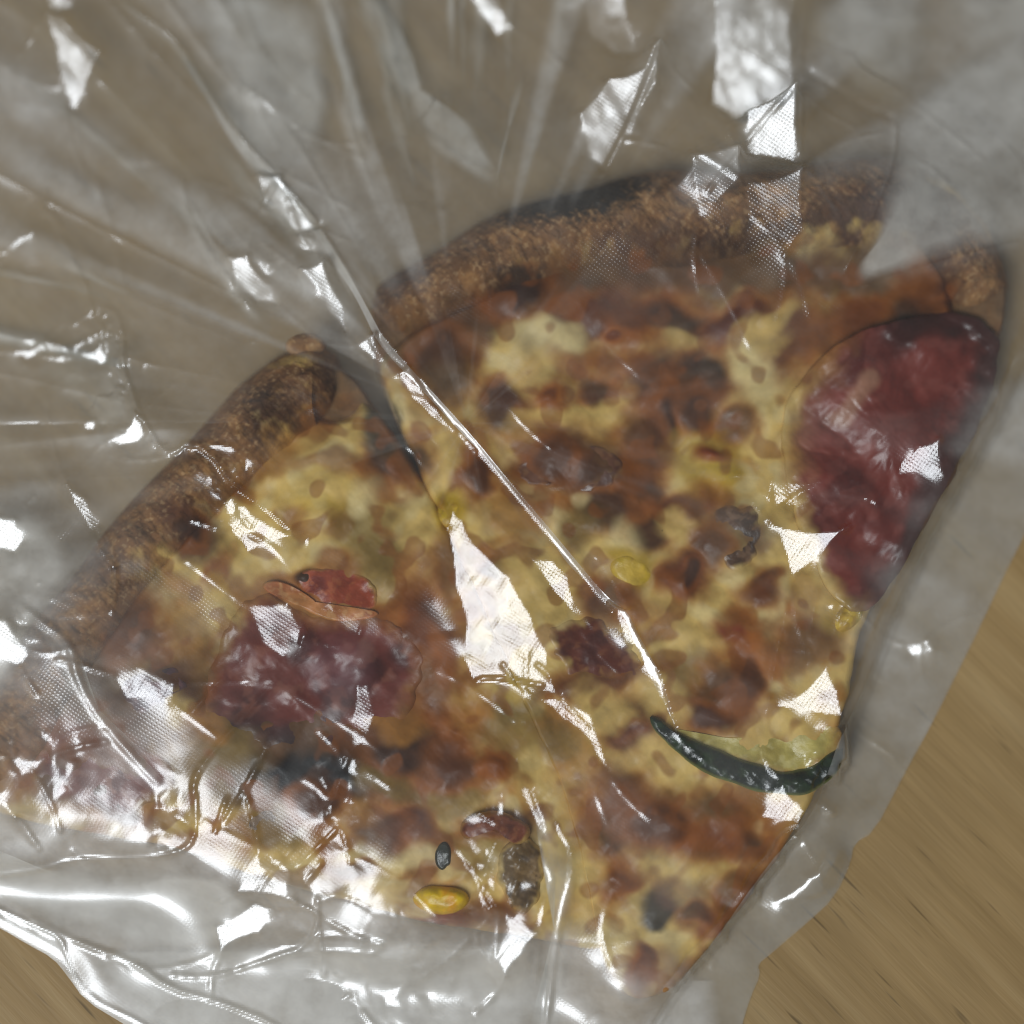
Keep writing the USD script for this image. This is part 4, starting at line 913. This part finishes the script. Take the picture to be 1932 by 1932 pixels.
# edge of the bag: cut the grid along the outline
bx, by = unproj(*np.array(outline_D, float).T, 0.001)
B = chaikin(np.stack([bx, by], -1), 1)
ins = inside(B, GX, GY)
cells = ins[:-1, :-1] | ins[1:, :-1] | ins[:-1, 1:] | ins[1:, 1:]
use = np.zeros(GX.shape, bool)
for a, b in ((0, 0), (1, 0), (0, 1), (1, 1)):
    use[a:a + cells.shape[0], b:b + cells.shape[1]] |= cells
PX, PY = GX.copy(), GY.copy()
rim = use & ~ins
rxy = np.stack([GX[rim], GY[rim]], -1)
bb = np.vstack([B, B[:1]])
best = np.full(len(rxy), 1e9); near = rxy.copy()
for i in range(len(bb) - 1):
    a, d = bb[i], bb[i + 1] - bb[i]
    t = np.clip(((rxy - a) @ d) / (d @ d), 0, 1)
    w = a + t[:, None] * d
    e = np.hypot(*(rxy - w).T)
    m = e < best
    best[m], near[m] = e[m], w[m]
PX[rim], PY[rim] = near[:, 0], near[:, 1]
bd, _, _ = seg_dist(B, GX[use], GY[use], closed=True)
H[use] = 0.0008 + (H[use] - 0.0008) * sstep(-0.0005, 0.006, bd)
idx = np.full(GX.shape, -1, int)
idx[use] = np.arange(use.sum())
ci, cj = np.nonzero(cells)
FQ = np.stack([idx[ci, cj], idx[ci, cj + 1], idx[ci + 1, cj + 1], idx[ci + 1, cj]], -1)
FV = np.stack([PX[use], PY[use], H[use]], -1)
gap = (ndi.gaussian_filter(H - obs_f, 6))[use]
fd = on_pizza[use]
ux, uy = DX[use], DY[use]
bdist, _, _ = seg_dist(BOT, ux, uy)
below = np.where(uy > np.interp(ux, BOT[:, 0], BOT[:, 1]), bdist, -bdist) * sstep(1480, 1300, ux) - 400 * sstep(1300, 1480, ux)
fau, fru = fa[use], fr[use]
bands = fbm2(fau * 7.5, fru / 420, 232, 2) + 0.5 * fbm2(fau * 19, fru / 600, 233, 2)                  # whitened where it has been folded
top_ = (1 - fd) * sstep(1500, 1250, uy)
frost = 0.02 + 0.04 * sstep(0.001, 0.008, gap) * (1 - 0.6 * fd) + 0.035 * fbm2(ux / 140, uy / 140, 231)
frost = frost + top_ * (0.09 + 0.36 * sstep(-0.15, 0.75, bands)) + 0.42 * sstep(-60, 35, below + 14 * fbm2(ux / 60, uy / 60, 235, 2))
frost = frost + 0.25 * sstep(1620, 1760, ux + 0.2 * (uy - 300)) * sstep(560, 470, uy + 0.25 * (ux - 1700))   # the upper right corner has been folded over and over
frost = frost + 0.04 * fd * sstep(0.1, 0.8, bands) + 0.17 * np.exp(-(((ux - 130) / 230) ** 2 + ((uy - 1370) / 190) ** 2)) + 0.05 * fd * sstep(560, 380, uy + 0.1 * (ux - 1200))
frost = np.clip(frost, 0.015, 0.66)
emb = np.full(H.shape, 0.22)
for (x_, y_, rx_, ry_, a_) in [(1550, 740, 90, 180, 1.2), (1420, 150, 110, 240, 1.0), (1440, 430, 150, 120, 1.8), (1180, 470, 220, 80, 1.5), (1720, 380, 170, 170, 2.2), (1580, 640, 110, 120, 2.0), (60, 1080, 110, 150, 1.6), (40, 560, 80, 140, 1.4), (1200, 470, 160, 90, .5), (330, 1200, 150, 120, 1.3), (210, 1330, 170, 90, 1.2), (140, 130, 90, 120, .8), (620, 550, 60, 90, .8), (1500, 930, 80, 60, .8), (560, 1590, 80, 60, .7), (400, 1480, 120, 80, .4), (1480, 1680, 120, 60, .8), (1150, 60, 80, 80, .6), (1650, 560, 100, 60, .6)]:
    emb = np.maximum(emb, a_ * np.exp(-(((DX - x_) / rx_) ** 2 + ((DY - y_) / ry_) ** 2) ** 2))
emb = np.maximum(emb, np.where(mask_id >= 0, 0.6, 0))
emb = ndi.gaussian_filter(emb, 1.2)[use]
part("top_film", bag, FV, FQ, FILM, extra={"frost": frost, "emboss": emb}, label="crinkled embossed upper film", smooth=False)


def film_height(x, y):
    return ndi.map_coordinates(H, [(y - Y0) / G, (x - X0) / G], order=1, mode="nearest")


# back film lying on the table
cb = B.mean(0)
Bi = cb + (B - cb) * 0.994
nb = 400
s_ = np.r_[0, np.cumsum(np.hypot(*np.diff(np.vstack([Bi, Bi[:1]]), axis=0).T))]
u_ = np.linspace(0, s_[-1], nb, endpoint=False)
ex, ey = np.interp(u_, s_, np.r_[Bi[:, 0], Bi[0, 0]]), np.interp(u_, s_, np.r_[Bi[:, 1], Bi[0, 1]])
tt = np.linspace(0.002, 1, 120)[:, None]
x, y = cb[0] + (ex - cb[0]) * tt, cb[1] + (ey - cb[1]) * tt
z = 0.00028 + 0.0001 * (1 + fbm2(x / 0.012, y / 0.012, 241))
part("back_film", bag, np.stack([x, y, z], -1).reshape(-1, 3), grid_faces(120, nb, True)[:, ::-1] if False else grid_faces(120, nb, True), BACKFILM, extra={"frost": np.full(x.size, 0.10)})

# folded gusset layers between the two films
GUSSETS = [
    ([(360, -30), (600, -30), (640, 180), (610, 300), (500, 330), (440, 240), (400, 120)], .4),
    ([(600, -30), (650, 60), (690, 200), (695, 290), (665, 265), (630, 130)], .3),
    ([(654, -30), (711, -30), (804, 160), (877, 227), (944, 320), (937, 360), (861, 317), (794, 260), (761, 213), (711, 133)], .3),
    ([(975, 150), (1000, 133), (946, 340), (934, 353)], .3),
    ([(1320, -30), (1510, -30), (1505, 200), (1513, 316), (1398, 295), (1385, 217), (1340, 180)], .24),
    ([(1525, -30), (1760, -30), (1740, 180), (1690, 210), (1525, 120)], .36),
    ([(1680, 240), (1770, 120), (1990, 40), (1990, 470), (1800, 480), (1640, 540), (1600, 530), (1660, 420)], .46),
    ([(1780, -30), (1990, -30), (1990, 60), (1850, 120), (1800, 60)], .32),
    ([(470, 320), (540, 330), (640, 450), (690, 600), (650, 620), (580, 520), (500, 400)], .22),
    ([(320, 390), (365, 365), (420, 480), (500, 560), (520, 640), (450, 600), (370, 480)], .22),
    ([(-60, 940), (60, 950), (150, 1040), (110, 1120), (60, 1210), (20, 1300), (-60, 1360)], .5),
    ([(-60, 1590), (120, 1640), (280, 1640), (420, 1660), (520, 1720), (420, 1800), (240, 1790), (110, 1740), (-60, 1690)], .5),  # frost raised to paint in the stronger window light on this milky layer
    ([(130, 1790), (400, 1790), (700, 1760), (920, 1780), (1040, 1760), (1040, 1990), (300, 1990)], .42),  # frost raised here too, for the window brightness
    ([(1030, 1500), (1075, 1600), (1090, 1640), (1078, 1760), (1050, 1990), (1000, 1990), (1020, 1850), (1045, 1720), (1040, 1620), (1010, 1540)], .22),
    ([(120, 640), (230, 620), (270, 760), (270, 840), (200, 845), (140, 780), (60, 700)], .16),
    ([(140, 1210), (170, 1300), (330, 1480), (300, 1520), (180, 1400), (100, 1250), (50, 1150)], .16),
]
def resample_closed(poly, n, seed):
    p = chaikin(poly, 1)
    d = np.vstack([p, p[:1]])
    s = np.r_[0, np.cumsum(np.hypot(*np.diff(d, axis=0).T))]
    u = np.linspace(0, s[-1], n, endpoint=False)
    e = np.stack([np.interp(u, s, d[:, 0]), np.interp(u, s, d[:, 1])], -1)
    return e + 9 * np.stack([fbm2(e[:, 0] / 60, e[:, 1] / 60, 700 + seed), fbm2(e[:, 0] / 60, e[:, 1] / 60, 730 + seed)], -1)


st_r = np.random.default_rng(21)
for k_ in range(22):                                                    # narrow pleats fanning out above the crust
    ang = math.radians(st_r.uniform(188, 292))
    r0, r1, wd = st_r.uniform(430, 720), st_r.uniform(180, 420), st_r.uniform(9, 30)
    c_, s_n = math.cos(ang + st_r.normal(0, .08)), math.sin(ang + st_r.normal(0, .08))
    px_, py_ = 880 + r0 * math.cos(ang), 800 + r0 * math.sin(ang)
    GUSSETS.append(([(px_ + c_ * t_ * r1 - s_n * w_ * wd, py_ + s_n * t_ * r1 + c_ * w_ * wd) for t_, w_ in ((0, .1), (.3, .7), (.7, 1), (1, .5), (1, -.4), (.6, -.9), (.25, -.5), (0, -.1))], st_r.uniform(.1, .26)))


for i, (poly, fr_) in enumerate(GUSSETS):
    def gz(x, y, dx, dy):
        return np.maximum(0.0009, np.minimum(film_height(x, y) - 0.00045, film_height(x, y) * 0.86 - 0.0004 + 0.01 * (film_height(x, y) > 0.009)))
    p = chaikin(resample_closed(poly, 60, i), 1)
    c0 = p.mean(0)
    tt = np.linspace(0.002, 1, 50)[:, None]
    dx, dy = c0[0] + (p[:, 0] - c0[0]) * tt, c0[1] + (p[:, 1] - c0[1]) * tt
    Rr = np.hypot(p[:, 0] - c0[0], p[:, 1] - c0[1])
    fade = fr_ * sstep(0, 1, (1 - tt) * Rr / (0.95 * Rr if i >= 16 else 60)) * (0.8 + 0.35 * fbm2(dx / 70, dy / 70, 760 + i, 2)) * 2.0
    fade = np.clip(fade, 0, .6)
    z = np.full(dx.shape, 0.008)
    for _ in range(3):
        x, y = unproj(dx, dy, z)
        z = gz(x, y, dx, dy)
    f = grid_faces(50, len(p), True)
    V = np.stack([x, y, z], -1).reshape(-1, 3)
    if np.cross(V[f[300, 1]] - V[f[300, 0]], V[f[300, 2]] - V[f[300, 0]])[2] < 0:
        f = f[:, ::-1]
    part("gusset_fold", bag, V, f, GUSSET, extra={"frost": fade.ravel()})

# the heat-sealed margin along the right edge
n_ = 500
def resample(p, n):
    p = chaikin(p, 1, closed=False)
    s = np.r_[0, np.cumsum(np.hypot(*np.diff(p, axis=0).T))]
    u = np.linspace(0, s[-1], n)
    return np.stack([np.interp(u, s, p[:, 0]), np.interp(u, s, p[:, 1])], -1)


for nm, A_, B_, fr_ in (("side_seal", IN_R, OUT_R, .2), ("bottom_seal", IN_L, OUT_L, .35)):
    a_, b_ = resample(A_, n_), resample(B_, n_)
    tt = np.linspace(0.02, 0.985, 30)[:, None]
    dx, dy = a_[None, :, 0] * (1 - tt) + b_[None, :, 0] * tt, a_[None, :, 1] * (1 - tt) + b_[None, :, 1] * tt
    z = np.full(dx.shape, 0.001)
    for _ in range(2):
        x, y = unproj(dx, dy, z)
        z = np.maximum(0.0006, film_height(x, y) - 0.00025)
    V, f = np.stack([x, y, z], -1).reshape(-1, 3), grid_faces(30, n_)
    if np.cross(V[f[300, 1]] - V[f[300, 0]], V[f[300, 2]] - V[f[300, 0]])[2] < 0:
        f = f[:, ::-1]
    part(nm, bag, V, f, BACKFILM, extra={"frost": np.full(x.size, fr_)})

# the long straight pleat: film doubled over along the crease
u_ = np.linspace(0.004, 0.996, 700)
px_, py_ = np.interp(u_, sl, fp[:, 0]), np.interp(u_, sl, fp[:, 1])
tx, ty = np.gradient(px_), np.gradient(py_)
tl = np.hypot(tx, ty)
wv = np.interp(u_, qs, wf) * np.interp(u_, [0, .3, .4, .8, .84, 1], [.8, .9, .8, .75, .8, .5]) * (1 + 0.35 * vnoise(u_ * 22, 0 * u_, 91))
tt = np.linspace(0.03, 1, 9)[:, None]
dx, dy = px_[None] - (ty / tl)[None] * wv[None] * tt, py_[None] + (tx / tl)[None] * wv[None] * tt
z = np.full(dx.shape, 0.012)
for _ in range(3):
    x, y = unproj(dx, dy, z)
    z = film_height(x, y) + 0.00018
V, f = np.stack([x, y, z], -1).reshape(-1, 3), grid_faces(9, 700)
if np.cross(V[f[300, 1]] - V[f[300, 0]], V[f[300, 2]] - V[f[300, 0]])[2] < 0:
    f = f[:, ::-1]
part("folded_pleat", bag, V, f, film_material("pleat_film", 0.5, refl=0.085, rough=0.2), extra={"frost": np.clip(0.26 * (1 + 0.8 * vnoise(u_ * 16, 0 * u_, 92))[None] * np.interp(u_, [0, .3, .8, .9, 1], [.7, 1, 1, .6, .4])[None] + 0 * x, 0.03, .6).ravel(), "emboss": np.full(x.size, 0.3)}, label="long straight pleat of doubled film")
